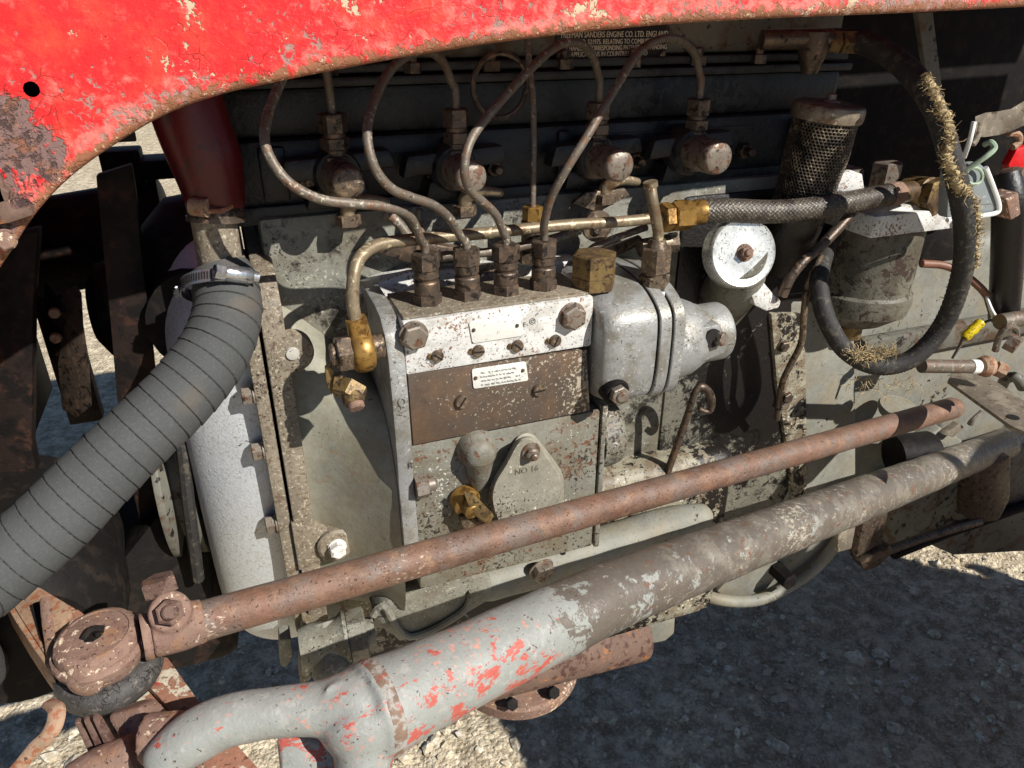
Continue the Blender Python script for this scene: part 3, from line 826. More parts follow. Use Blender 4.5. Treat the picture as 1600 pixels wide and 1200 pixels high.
# lug with bolt at the foot of the plate
lp = P(525, 848, 0.047)
mesh('lug', lathe([(0,-0.012),(0.0165,-0.012),(0.0165,0.004),(0.014,0.006),(0,0.006)], lp, NY, 28, wob=0.05), 'plate_edge', eng)
mesh('lug_web', prism([lp+A((-0.035, 0.0, 0.030)), lp+A((-0.006, 0, 0.016)), lp+A((0.002, 0, -0.016)), lp+A((-0.035, 0, -0.022))], (0, 0.012, 0)), 'plate_edge', eng, bevel=0.002)
bolt_head(0, 0, 0, 13, eng, 0.009, p=lp+A((0, -0.006, 0)), mat='alu', rot=0.5)
lp2 = P(457, 552, 0.050)
mesh('lug', lathe([(0,-0.010),(0.0165,-0.010),(0.0165,-0.0005),(0.0158,0.0006),(0,0.0008)], lp2, NY, 28), 'plate_edge', eng)
mesh('screw', lathe([(0,0),(0.0055,0),(0.0048,0.0016),(0,0.0022)], lp2+A((0,-0.0008,0)), NY, 20), 'cap', eng)

# pump drive housing: flares from the pump to the front plate
rings = []
for X, cy, cz, ry, rz, e in ((-0.168, 0.170, 0.724, 0.112, 0.178, 2.7), (-0.158, 0.166, 0.720, 0.112, 0.170, 2.7), (-0.145, 0.156, 0.714, 0.112, 0.156, 2.8), (-0.130, 0.143, 0.708, 0.112, 0.141, 3.0),
                             (-0.114, 0.126, 0.703, 0.112, 0.127, 3.2), (-0.1005, 0.110, 0.700, 0.111, 0.118, 3.4)):
    rings.append(yz_ring(X, cy, cz, ry, rz, e=e))
mesh('drive_housing', loft(rings), 'paint_smooth', eng, smooth=60, label='flared grey-green housing that carries the pump')

# bell housing at the rear, with a round foot
bp_ = [(1262, 600), (1262, 720), (1262, 780), (1300, 775), (1338, 770)]
YB = 0.10
c = P(1215, 800, YB); rr = 0.13
outline = [P(1236, 470, YB), P(1300, 470, YB), P(1336, 520, YB), P(1338, 640, YB), P(1338, 760, YB)]
o2 = [P(1325, 815, YB), P(1305, 852, YB), P(1275, 890, YB), P(1235, 920, YB), P(1190, 938, YB), P(1140, 940, YB), P(1120, 925, YB), P(1180, 860, YB), P(1236, 760, YB)]
mesh('bell_housing', prism(outline+o2, (0, 0.05, 0)), 'paint_light', eng, bevel=0.004, label='pale bell housing with rounded foot behind the tie rod')
mesh('bell_flange', prism([P(1205, 490, YB-0.004), P(1258, 490, YB-0.004), P(1261, 600, YB-0.004), P(1262, 740, YB-0.004), P(1262, 800, YB-0.004), P(1236, 800, YB-0.004), P(1236, 740, YB-0.004), P(1214, 600, YB-0.004)], (0, 0.03, 0)), 'paint_oily', eng, bevel=0.003)
rim = [P(1338, 770, YB-0.012), P(1322, 822, YB-0.012), P(1300, 858, YB-0.012), P(1268, 892, YB-0.012), P(1225, 920, YB-0.012), P(1180, 938, YB-0.012), P(1120, 936, YB-0.006), P(1060, 912, YB+0.03)]
mesh('rim', tube(rim, 0.008, 10, 6), 'paint_light', eng)
p = P(1212, 888, YB); mesh('rim_bolt', hexn(p, NY, 0.012, 0.03, rot=0.3), 'black', eng)
for k_, (px, py) in enumerate(((1222, 540), (1228, 620), (1248, 700))):
    bolt_head(px, py, YB-0.004, 9, eng, 0.006, mat='steel_dark', rot=0.4*k_)
# sump rail and sump
mesh('sump_rail', tube([P(762, 908, 0.040), P(850, 882, 0.042), P(960, 848, 0.046), P(1040, 823, 0.050), P(1092, 808, 0.056)], [0.020, 0.021, 0.021, 0.021, 0.016], 20, 6, rnd=True, wob=0.04), 'paint_light', eng)
bolt_head(845, 888, 0.022, 19, eng, 0.010, axis=(0.1, -1, -0.25), mat='bolt')
mesh('sump', box(-0.15, 0.30, 0.07, 0.40, 0.42, 0.66), 'paint_oily', eng, bevel=0.02, seg=3)
# foot bracket below the drive housing
fb = [P(583, 962, 0.02), P(600, 940, 0.02), P(700, 905, 0.015), P(745, 880, 0.015), P(768, 905, 0.015), P(772, 935, 0.015), P(726, 962, 0.015), P(625, 1005, 0.02)]
mesh('foot_bracket', prism(fb, (0, 0.06, 0.0)), 'paint', eng, bevel=0.004)
fr = [P(583, 962, 0.018), P(600, 948, 0.018), P(640, 995, 0.016), P(720, 958, 0.012), P(738, 925, 0.012)]
mesh('bracket_ridge', tube(fr, 0.0035, 8, 5), 'paint', eng)
# ------------------------------------------------------------------ fuel injection pump
pump = thing('fuel_injection_pump', (0.0, 0.05, 0.68), 'silver inline fuel injection pump with brown cover plate and four outlets', 'fuel pump')
ZT, ZB1, ZB2 = 0.8955, 0.852, 0.7905          # top of band, joint, foot of brown plate
PXL, PXR = -0.0865, 0.0690
mesh('upper_body', box(PXL, PXR, 0.0, 0.062, ZB1+0.0004, ZT), 'alu', pump, bevel=0.0022, label='bright aluminium upper band with rust specks')
mesh('middle_body', box(PXL-0.001, PXR, 0.006, 0.07, ZB2-0.001, ZB1), 'steel_dark', pump, bevel=0.001)
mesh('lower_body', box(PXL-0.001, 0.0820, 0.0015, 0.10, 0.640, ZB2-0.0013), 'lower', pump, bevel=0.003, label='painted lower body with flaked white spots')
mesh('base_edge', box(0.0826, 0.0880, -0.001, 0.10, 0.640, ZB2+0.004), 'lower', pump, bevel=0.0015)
cov = mesh('cover_plate', prism([P(637, 585.5, 0.0), P(917, 546, 0.0), P(922, 642, 0.0), P(646, 696, 0.0)], (0, 0.0058, 0)), 'plate_brown', pump, bevel=0.0009, label='brown steel cover plate fading to grey at its right end')
slot_screw(721, 627, 0.0, 11.5, 55, cov); slot_screw(841, 609, 0.0, 10.5, 5, cov)
for (px, py, a) in ((683, 556, -38), (747, 548, -4), (808, 540, -42), (867, 532, 68)):
    slot_screw(px, py, -0.0003, 10, a, pump)
    p = P(px-11, py+1, -0.0001); mesh('stop_pin', cyl(p, NY, 0.0026, 0.0012, 14, 0.0004), 'brass_dirty', pump)
# name plates: one blank, one with worn-away lettering
def quad_plate(name, q, Y, th, mat, parent, label=None):
    pts = [P(x, y, Y) for x, y in q]
    # rounded corners
    out = []
    for i in range(4):
        a, b_, c_ = pts[i-1], pts[i], pts[(i+1) % 4]
        r_ = 0.0022
        u = (a-b_)/np.linalg.norm(a-b_); v = (c_-b_)/np.linalg.norm(c_-b_)
        for t in (0, .25, .5, .75, 1): out.append(b_+u*r_*(1-t)**2+v*r_*t**2)
    return mesh(name, prism(out, (0, -th, 0)), mat, parent, bevel=0.0002, label=label)
np1 = quad_plate('name_plate', [(732, 503), (812, 492), (816, 524), (738, 536)], -0.0002, 0.0010, 'label_white', pump, 'blank pale name plate held by two rivets')
for px, py in ((740, 516), (808, 509)):
    mesh('rivet', lathe([(0,0),(0.0017,0),(0.0012,0.0009),(0,0.0012)], P(px, py, -0.0012), NY, 14), 'steel_dark', np1)
np2 = quad_plate('data_plate', [(736.5, 576.5), (821, 564), (825, 594), (739.5, 607)], -0.0002, 0.0010, 'label_white', pump, 'small pale data plate with worn grey lettering')
for px, py in ((743, 591), (817, 579)):
    mesh('rivet', lathe([(0,0),(0.0018,0),(0.0012,0.0009),(0,0.0012)], P(px, py, -0.0012), NY, 14), 'brass_dirty', np2)
rnd = random.Random(5); bars = []
for row in range(4):
    x = 750+rnd.uniform(0, 2)
    while x < 812:
        w = rnd.uniform(2.0, 6.5)
        y = 580+row*6.3-(x-750)*0.145+2.5
        if not (row == 0 and x > 806) and rnd.random() > 0.12:
            x2 = min(x+w, 813)
            for xa in np.arange(x, x2, 1.25):
                hgt = rnd.choice((1.2, 1.7, 2.2))
                bars.append(prism([P(xa, y-(hgt-1.2), -0.00125), P(xa+0.75, y-(hgt-1.2), -0.00125), P(xa+0.75, y+1.6, -0.00125), P(xa, y+1.6, -0.00125)], (0, -0.0001, 0)))
        x += w+rnd.uniform(1.2, 2.2)
mesh('worn_lettering', J(*bars), 'ink', np2)
# stamped marks
text('stamped_letter', 'F', 0.0055, P(817, 511, -0.0002), (1, 0, 0), (0, 0, 1), 'ink', pump, 0.0002)
mark = P(832, 502, -0.0002)
mesh('stamped_mark', J(tube([mark+A((0.0024*math.cos(t), 0, 0.0024*math.sin(t))) for t in np.linspace(0, 2*math.pi, 15)], 0.0003, 6, 1, False),
     tube([mark+A((0.0011*math.cos(t), 0, 0.0011*math.sin(t))) for t in np.linspace(0.6, 2*math.pi-0.6, 9)], 0.0003, 6, 1, False)), 'ink', pump)
# large corner bolts
bolt_head(646, 523, 0.0, 21, pump, 0.0085, rot=0.15); bolt_head(893, 493, 0.0, 20, pump, 0.0085, rot=0.5)
# end flange that bolts to the drive housing
fl = []
fpts = [(0.075, 0.8985), (0.040, 0.8985), (0.018, 0.8955), (0.004, 0.886), (-0.003, 0.868), (-0.0055, 0.84), (-0.0060, 0.80), (-0.0055, 0.775), (-0.003, 0.755), (-0.0055, 0.735), (-0.0065, 0.71), (-0.004, 0.68), (0.0, 0.655), (0.02, 0.640), (0.10, 0.640), (0.10, 0.8985)]
mesh('end_flange', prism(yz_poly(-0.1000, fpts), (0.0130, 0, 0)), 'alu_clean', pump, bevel=0.002, label='upright aluminium end flange of the pump')
q = A((-0.0945, -0.0140, 0.74)); 
text('stamped_letter', 'R', 0.008, P(638, 732, -0.0066), (1, 0, 0), (0, 0, 1), 'ink', pump, 0.0002)
text('cast_lettering', 'CAV', 0.0085, (-0.0955, -0.0063, 0.838), (0, 0, -1), (1, 0, 0), 'alu_clean', pump, 0.0004)
p = P(657, 742, 0.012)
mesh('flange_nut', J(hexn(A((-0.0868, -0.004, p[2])), (1, 0, 0), 0.0105, 0.0105, rot=0.2), cyl(A((-0.0765, -0.004, p[2])), (1, 0, 0), 0.006, 0.007, 16)), 'bolt', pump, smooth=25)
# inclined boss, tear-shaped side cover and tap on the lower body
a = P(748, 706, -0.006)
boss = []
for t, r_, yy in ((0, 0.0125, -0.013), (0.10, 0.0135, -0.0115), (0.35, 0.0145, -0.008), (0.7, 0.012, -0.003), (1.0, 0.008, 0.003)):
    c_ = A((a[0]+0.001*t, 0, a[2]-0.034*t))
    boss.append([c_+A((r_*math.cos(k/20*2*math.pi)*(1-0.25*t), yy+0.014*(1-math.cos(0))*0, r_*math.sin(k/20*2*math.pi)*0.55)) for k in range(20)])
mesh('boss', J(lathe([(0.0190, 0.012), (0.0165, -0.004), (0.0135, -0.013), (0.0105, -0.0172), (0.006, -0.019), (0, -0.0195)], A((a[0], 0.001, a[2])), (0.0, 1, -0.0), 26),
               tube([A((a[0], -0.0070, a[2]-0.002)), A((a[0]+0.001, -0.002, a[2]-0.022)), A((a[0]+0.002, 0.006, a[2]-0.044))], [0.0128, 0.010, 0.006], 18, 6)), 'lower', pump, smooth=50)
def cover_outline(Y, k=1.0):
    pts = [(770, 802), (766, 778), (772, 752), (790, 722), (806, 692), (818, 682), (832, 683), (845, 697), (864, 722), (876, 742), (878, 768), (874, 800), (860, 830), (785, 840)]
    cx, cy = 825, 765
    return [P(cx+(x-cx)*k, cy+(y-cy)*k, Y) for x, y in pts]
sc = mesh('side_cover', loft([spline(cover_outline(0.003, 1.06), 4), spline(cover_outline(-0.002, 1.05), 4), spline(cover_outline(-0.0030, 1.0), 4), spline(cover_outline(-0.0150, 0.97), 4), spline(cover_outline(-0.0170, 0.93), 4)]), 'paint_cover', pump, smooth=40, label='tear-shaped side cover with one nut')
p = P(829, 706, -0.0170)
mesh('stud_nut', J(lathe([(0,0),(0.0088,0),(0.0080,0.002),(0,0.002)], p, NY, 20), lathe([(0,0),(0.0058,0),(0.0058,0.004),(0.0045,0.0055),(0.0030,0.0055),(0.0030,0.008),(0.002,0.009),(0,0.009)], p+A((0,-0.002,0)), NY, 16)), 'bolt', sc)
text('cast_lettering', 'NO 16', 0.0075, P(804, 742, -0.0172), (1, 0, 0.0), (0, 0, 1), 'lower', sc, 0.0004)
p = P(727, 782, -0.004)
tapx = A((0.25, -1, -0.15))
mesh('drain_tap', J(lathe([(0,-0.006),(0.0125,-0.006),(0.0125,0.004),(0.010,0.0055),(0.0085,0.006),(0.0085,0.014),(0.006,0.016),(0,0.016)], p, tapx, 22)), 'brass', pump)
mesh('tap_lever', J(prism([P(725, 770, -0.020), P(742, 774, -0.020), P(772, 806, -0.020), P(764, 822, -0.020), P(735, 800, -0.020)], (0, 0.004, 0))), 'brass_dirty', pump, bevel=0.0008)
mesh('tap_block', prism([P(718, 808, -0.012), P(735, 803, -0.012), P(750, 816, -0.012), P(746, 830, -0.012), P(724, 826, -0.012)], (0, 0.012, 0)), 'steel', pump, bevel=0.001)
# four delivery unions
for i, (xb, yb, yt) in enumerate(((668, 488, 407), (728, 482, 401), (790, 476, 393), (847, 469, 388))):
    b_ = P(xb, yb, 0.030); b_ = A((-0.0600+0.0322*i, 0.028, ZT-0.001))
    r_ = 0.0098
    d = thing('delivery_union', b_, None, None); d.parent = pump; d.location = tuple(A(b_)-A(world_loc(pump)))
    mesh('body_nut', J(hexn(b_, (0,0,1), r_*1.14, 0.0115, rot=0.35+i*0.2, both=True), lathe([(0,0.0113),(r_*0.98,0.0113),(r_*1.0,0.0125),(r_*1.0,0.0205),(r_*0.93,0.0215),(r_*0.78,0.022),(r_*0.78,0.0235),(0,0.0235)], b_, (0,0,1), 24)), 'steel_dark', d, smooth=25)
    mesh('union_nut', J(lathe([(0,0.0235),(r_*0.9,0.0235),(r_*0.97,0.0245),(r_*0.97,0.0300),(0,0.0300)], b_, (0,0,1), 24), hexn(b_+A((0,0,0.0300)), (0,0,1), r_*1.12, 0.0130, rot=0.55+i*0.35, both=True)), 'steel_dark', d, smooth=25)
UT = ZT+0.0425
mesh('top_deck', box(-0.085, 0.066, 0.004, 0.060, ZT+0.0002, ZT+0.0022), 'plate_edge', pump, bevel=0.0006)
# governor housing
gx0 = 0.0705
def gy_ring(X, s=1.0, dy=0.0, dz=0.0, top=0.0):
    # outline of the housing seen along the shaft (Y, Z)
    pts = [(0.075, 0.8990+top), (0.045, 0.9005+top), (0.020, 0.8985+top), (0.000, 0.8930), (-0.0165, 0.8830), (-0.0215, 0.8710), (-0.0225, 0.850), (-0.0220, 0.828), (-0.0185, 0.812), (-0.010, 0.8035), (0.010, 0.8005), (0.075, 0.8005)]
    cy, cz = 0.030, 0.858
    return [(X, cy+(y-cy)*s+dy, cz+(z-cz)*s+dz) for y, z in spline([np.append(A(p), 0) for p in pts], 3)] if False else [(X, cy+(q_[0]-cy)*s+dy, cz+(q_[1]-cz)*s+dz) for q_ in spline([A((y, z, 0)) for y, z in pts], 3)]
gov = thing('governor', (0.12, 0.03, 0.80), None, None); gov.parent = pump; gov.location = tuple(A((0.12, 0.03, 0.80))-A(world_loc(pump)))
mesh('housing', loft([gy_ring(0.0705, 0.86), gy_ring(0.0730, 0.92), gy_ring(0.079, 0.97), gy_ring(0.088, 1.0), gy_ring(0.1155, 1.0), gy_ring(0.1168, 0.99)]), 'alu_clean', gov, smooth=45)
mesh('joint_ring', loft([gy_ring(0.1190, 1.005), gy_ring(0.1198, 1.02), gy_ring(0.1290, 1.02), gy_ring(0.1298, 1.005)]), 'alu_clean', gov, smooth=35)
mesh('rear_ring', loft([gy_ring(0.1322, 1.005), gy_ring(0.1330, 1.018), gy_ring(0.1420, 1.012), gy_ring(0.1432, 0.99)]), 'alu_clean', gov, smooth=35)
mesh('gasket', loft([gy_ring(0.1160, 0.965), gy_ring(0.1335, 0.965)]), 'black', gov, smooth=35)
ax = A((0.1432, 0.016, 0.840))
mesh('diaphragm_housing', lathe([(0,-0.004),(0.0385,-0.004),(0.0385,0.0035),(0.0370,0.0050),(0.0362,0.012),(0.0345,0.022),(0.0310,0.0300),(0.0285,0.0325),(0.0280,0.0365),(0,0.0365)], ax, (1, 0, 0), 44), 'alu_clean', gov)
mesh('end_cap', lathe([(0,0.034),(0.0262,0.034),(0.0262,0.060),(0.0250,0.0625),(0.023,0.0635),(0.021,0.0628),(0,0.0632)], ax, (1, 0, 0), 40), 'alu_clean', gov)
mesh('end_hollow', J(lathe([(0,0),(0.0085,0),(0.0085,0.002),(0,0.002)], P(1112, 528, -0.0125), (0.1, -1, 0.05), 20)), 'slot', gov)
mesh('stop_bolt', hexn(P(1122, 528, -0.0128), (0.3, -1, 0.1), 0.0062, 0.007), 'bolt', gov, smooth=25)
mesh('cap_rib', J(box(0.181, 0.2035, ax[1]-0.0272, ax[1]-0.018, 0.838, 0.8405)), 'alu_clean', gov, bevel=0.0008)
mesh('end_lug', prism([P(1092, 512, -0.012), P(1126, 506, -0.012), P(1141, 536, -0.012), P(1134, 553, -0.012), P(1100, 566, -0.012)], (0, 0.026, 0)), 'alu_clean', gov, bevel=0.003)
bx = P(962, 612, -0.021)
mesh('corner_boss', lathe([(0,-0.02),(0.0115,-0.02),(0.0115,0.002),(0.010,0.004),(0,0.004)], bx, NY, 26), 'black', gov)
mesh('bolt', J(hexn(bx+A((0,-0.004,0)), NY, 0.0086, 0.006, rot=0.3), cyl(bx+A((0,-0.010,0)), NY, 0.0045, 0.002, 14)), 'bolt', gov, smooth=25)
# brass filler plug and rear union on the governor
bc = A((0.0800, 0.020, 0.9150)); q = P(927, 442, 0.020)
mesh('filler_plug', J(hexn(A((q[0], 0.020, 0.8965)), (0,0,1), 0.0188, 0.010, rot=0.42, both=False, c=0.001), hexn(A((q[0], 0.020, 0.9066)), (0,0,1), 0.0186, 0.0185, rot=0.42, c=0.0022)), 'brass_dirty', pump, smooth=25, label='large dirty brass hexagon plug')
ru = P(1022, 470, 0.010)
RU = A((ru[0]-0.0005, 0.012, 0.886))
du = thing('rear_union', RU, None, None); du.parent = pump; du.location = tuple(RU-A(world_loc(pump)))
mesh('boss', lathe([(0,-0.02),(0.0175,-0.02),(0.0165,0.004),(0.015,0.0065),(0,0.0065)], RU, (0,0,1), 26), 'alu_clean', du)
mesh('body_nut', J(hexn(RU+A((0,0,0.0065)), (0,0,1), 0.0130, 0.011, rot=0.2, both=True), lathe([(0,0.0175),(0.010,0.0175),(0.010,0.020),(0,0.020)], RU, (0,0,1), 20)), 'steel', du, smooth=25)
mesh('union_nut', J(hexn(RU+A((0,0,0.0195)), (0,0,1), 0.0132, 0.021, rot=0.55, both=True), lathe([(0,0.040),(0.009,0.040),(0.0065,0.047),(0,0.047)], RU, (0,0,1), 20)), 'steel', du, smooth=25)
# back plate of the pump platform and its bolts
mesh('platform', prism([P(560, 452, 0.085), P(640, 425, 0.085), P(760, 418, 0.085), P(905, 405, 0.085), P(905, 470, 0.085), P(560, 520, 0.085)], (0, 0.03, 0)), 'alu', pump, bevel=0.003)
for px, py, r_ in ((580, 478, 17), (760, 436, 16)):
    p = P(px, py, 0.083)
    mesh('platform_bolt', J(lathe([(0,0),(r_*1.5*mpp(p),0),(r_*1.4*mpp(p),0.003),(0,0.003)], p, (-0.2,-1,0.2), 22), hexn(p+A((0,-0.003,0)), (-0.2,-1,0.2), r_*mpp(p), 0.009)), 'bolt', pump, smooth=25)
# rear boss of the lower body (pale cylinder)
p = A((0.0880, 0.030, 0.7665))
mesh('tappet_boss', lathe([(0,0),(0.0330,0),(0.0330,0.012),(0.0315,0.020),(0.027,0.024),(0,0.025)], p+A((0,-0.0,-0.018)), (1, 0, 0), 34), 'lower', pump)
# inlet banjo on the drive end
bj = A((-0.1175, -0.004, 0.8775))
bj = A((-0.119, *P(563, 545, 0.0)[1:])); bj[1] = -0.002; bj[2] = P(563, 545, -0.002)[2]
ban = thing('inlet_banjo', bj, None, None); ban.parent = pump; ban.location = tuple(bj-A(world_loc(pump)))
bjx = P(566, 548, 0.002)
mesh('banjo_body', J(lathe([(0,-0.008),(0.0125,-0.008),(0.0155,-0.005),(0.0162,0),(0.0155,0.005),(0.0125,0.008),(0,0.008)], bjx, (1, 0, 0), 30),
     tube([bjx+A((0,0,0.006)), bjx+A((-0.001,0,0.016)), bjx+A((-0.0025,0,0.026))], [0.0090, 0.0080, 0.0075], 18, 4)), 'brass', ban, smooth=50)
bl = bjx+A((-0.008, 0, 0))
mesh('banjo_bolt', J(hexn(bl, (-1, 0, 0), 0.0135, 0.011, rot=0.3), cyl(bl+A((-0.011,0,0)), (-1,0,0), 0.0085, 0.004, 18), cyl(bjx+A((0.006,0.004,0)), (1,0,0), 0.0095, 0.0105, 18)), 'steel', ban, smooth=25)
p = P(540, 605, 0.0)
mesh('bleed_valve', J(hexn(P(552, 600, 0.000), (-0.55, -0.5, -0.6), 0.0125, 0.012, rot=0.1), cyl(P(548, 608, -0.004), (0.05, -0.75, -0.65), 0.0082, 0.012, 18)), 'brass_dirty', ban, smooth=25)
mesh('valve_tip', cyl(P(552, 618, -0.008), (0.05, -0.75, -0.65), 0.0062, 0.011, 18), 'rust', ban)
mesh('valve_wing', J(prism([*[P(x, y, 0.002) for x, y in ((508, 575), (516, 566), (522, 580), (524, 606), (518, 618), (510, 600))]], (0, 0.004, 0)), prism([*[P(x, y, -0.002) for x, y in ((522, 590), (536, 588), (536, 608), (527, 620), (518, 614))]], (0, 0.010, 0))), 'brass_dirty', ban, bevel=0.0008)
BANJO_TOP = bjx+A((-0.0025, 0, 0.024))
# the linkage rod behind the pump
# ------------------------------------------------------------------ injectors, chamber caps and pipes
INJ_X = (518, 712, 936, 1093)
ITOP = (172, 165, 155, 150)
inj_lab = ('dark injector holder at the front end of the cylinder head, left of the other three', 'dark injector holder second from the hose end, behind the second pipe',
           'dark injector holder third from the hose end, under the patent plate', 'dark injector holder nearest the perforated canister')
injtop = []
for i, (x, y) in enumerate(zip(INJ_X, ITOP)):
    t = P(x, y, 0.088)
    dz = -0.062
    b_ = t+A((0, 0, dz))
    r_ = 0.0118
    th = thing('injector', b_, inj_lab[i], 'injector', 'injectors along the cylinder head')
    mesh('holder', J(lathe([(0,0),(0.014,0),(0.014,0.012),(0.011,0.016),(0.0085,0.018),(0.0085,0.022),(0,0.022)], b_, (0,0,1), 24),
                     hexn(b_+A((0,0,0.022)), (0,0,1), 0.0115, 0.008, rot=0.3, both=True), lathe([(0,0.030),(0.008,0.030),(0.008,0.034),(0,0.034)], b_, (0,0,1), 20),
                     hexn(b_+A((0,0,0.034)), (0,0,1), 0.0110, 0.009, rot=0.5, both=True)), 'steel_dark', th, smooth=25)
    mesh('union_nut', J(lathe([(0,0.043),(0.0085,0.043),(0.0085,0.046),(0,0.046)], b_, (0,0,1), 20), hexn(b_+A((0,0,0.046)), (0,0,1), 0.0108, 0.014, rot=0.5, both=True)), 'steel_dark', th, smooth=25)
    mesh('clamp', prism([b_+A((-0.026,0.006,-0.012)), b_+A((0.026,0.006,-0.012)), b_+A((0.022,0.006,0.004)), b_+A((-0.022,0.006,0.004))], (0, 0.03, 0)), 'block', th, bevel=0.003)
    injtop.append(t)
cap_lab = ('round dome cap below the first injector, brown-stained, behind the foremost pipe', 'round dome cap half hidden by the third pipe', 'plain round dome cap above the small banjo union', 'round dome cap nearest the perforated canister')
for i, (x, y, r_) in enumerate(((545, 288, 27), (738, 278, 26), (970, 260, 25), (1124, 248, 26))):
    p = P(x, y, 0.046); rr_ = r_*mpp(p)
    th = thing('chamber_cap', p+A((0, 0.05, 0)), cap_lab[i], 'dome cap', 'chamber caps on the head side')
    axd = A((0.04, -1, 0.0))
    mesh('dome', lathe([(0,-0.055),(rr_*1.02,-0.055),(rr_*1.02,-0.008),(rr_*1.0,-0.003),(rr_*0.93,-0.0006),(rr_*0.82,0.0004),(rr_*0.4,0.0014),(0,0.0016)], p, axd, 34, wob=0.02), 'steel' if i in (0,) else 'bolt', th, smooth=40)
    mesh('collar', lathe([(0,-0.055),(rr_*1.5,-0.055),(rr_*1.5,-0.040),(rr_*1.35,-0.036),(0,-0.036)], p, axd, 30), 'block', th)
    mesh('collar_flange', prism([p+A((-0.045,0.040,-0.006)), p+A((0.045,0.040,0.002)), p+A((0.040,0.040,0.016)), p+A((-0.040,0.040,0.012))], (0, 0.02, 0)), 'block', th, bevel=0.004)

U = [A((-0.0600+0.0322*i, 0.028, UT)) for i in range(4)]
pipes = [
  [(658, 376, .026), (640, 338, .012), (600, 323, .002), (550, 318, -.004), (500, 311, -.008), (455, 288, -.008), (427, 255, -.005), (414, 222, .0), (417, 185, .012), (430, 148, .026), (447, 112, .04), (472, 82, .055), (496, 80, .07), (508, 105, .082)],
  [(721, 372, .026), (703, 342, .016), (678, 321, .008), (645, 309, .002), (614, 296, -.004), (590, 270, -.006), (577, 236, -.004), (574, 200, .004), (584, 160, .018), (606, 115, .035), (635, 88, .05), (668, 80, .066), (693, 98, .08), (706, 130, .087)],
  [(787, 364, .026), (775, 336, .020), (755, 316, .012), (735, 298, .006), (726, 272, .0), (729, 238, .002), (744, 205, .010), (785, 155, .024), (840, 97, .042), (875, 70, .056), (905, 68, .068), (926, 88, .08), (935, 120, .087)],
  [(850, 352, .024), (860, 312, .014), (884, 266, .006), (922, 205, .008), (972, 120, .024), (1000, 80, .038), (1030, 62, .052), (1060, 62, .066), (1084, 82, .08), (1093, 115, .087)]]
pipe_lab = ('steel injector pipe nearest the radiator hose, in a wide S-bend', 'steel injector pipe from the second pump outlet with a tight S-bend', 'steel injector pipe from the third pump outlet, crossing the second dome cap', 'straightest steel injector pipe, from the fourth pump outlet')
for i, pl in enumerate(pipes):
    pts = [U[i]+A((0, 0, -0.006)), U[i]+A((0, 0, 0.004))]+[P(*q) for q in pl]+[injtop[i]+A((0, 0, 0.012)), injtop[i]+A((0, 0, -0.004))]
    mesh('injector_pipe', tube(pts, 0.00325, 14, 7), 'pipe', label=pipe_lab[i], cat='pipe', group='injector pipes')

# feed pipe, brass unions and braided hose to the fuel filter
fp = [BANJO_TOP, P(551, 470, 0.004), P(553, 430, 0.008), P(563, 402, 0.016), P(590, 383, 0.026), P(640, 375, 0.034), P(740, 366, 0.044), P(880, 352, 0.046), P(960, 347, 0.046), P(1036, 340, 0.046)]
feed = thing('fuel_feed_pipe', BANJO_TOP, 'long brownish fuel feed pipe rising from the brass banjo and running behind the injector pipes', 'pipe')
mesh('pipe', tube(fp, 0.0047, 16, 8), 'feed', feed)
d = fp[-1]-fp[-2]; d = d/np.linalg.norm(d)
a0 = fp[-1]
mesh('union_nut', J(hexn(a0-d*0.002, d, 0.0128, 0.0095, rot=0.2, both=True), hexn(a0+d*0.0085, d, 0.0128, 0.019, rot=0.45, both=True)), 'brass', feed, smooth=25)
hp = [P(1093, 331, 0.047), P(1140, 329, 0.042), P(1200, 331, 0.036), P(1260, 327, 0.034), P(1320, 317, 0.036), P(1392, 304, 0.042)]
br = thing('braided_hose', hp[0], 'steel-braided flexible hose between brass unions, passing below the perforated canister', 'hose')
rb = 0.0098
def weave(s, ph):
    a = ph*18/(2*math.pi); k = s/0.0044
    u, v = a+k, a-k
    return 0.00055*(abs(math.sin(math.pi*u))*(1 if (math.floor(u)+math.floor(v)) % 2 else 0.35)+abs(math.sin(math.pi*v))*(0.35 if (math.floor(u)+math.floor(v)) % 2 else 1))
mesh('braid', tube(hp, rb, 96, 60, rf=weave), 'braid', br, smooth=80)
e0, e1 = hp[0], hp[-1]; d0 = hp[0]-hp[1]; d0 /= np.linalg.norm(d0); d1 = hp[-1]-hp[-2]; d1 /= np.linalg.norm(d1)
mesh('ferrule', lathe([(0,-0.004),(0.0108,-0.004),(0.0108,0.004),(0.0095,0.006),(0.0095,0.012),(0.0110,0.0135),(0.0110,0.022),(0.0085,0.025),(0.0085,0.034),(0,0.034)], e0, d0, 28), 'brass', br)
mesh('ferrule', lathe([(0,-0.004),(0.0112,-0.004),(0.0112,0.010),(0.0100,0.012),(0,0.012)], e1, d1, 28), 'rust', br, label='reddish end ferrule')
mesh('stub', lathe([(0,0.011),(0.0100,0.011),(0.0100,0.013),(0.0092,0.030),(0,0.030)], e1, d1, 28), 'brass_dirty', br)
nutp = P(1455, 307, 0.046)
nax = A((0.15, -1, 0.12))
mesh('union_bolt', J(lathe([(0,-0.026),(0.0185,-0.026),(0.0185,-0.002),(0.016,0.0),(0,0.0)], nutp, nax, 30), hexn(nutp, nax, 0.0190, 0.010, rot=0.2)), 'brass_dirty', br, smooth=25)

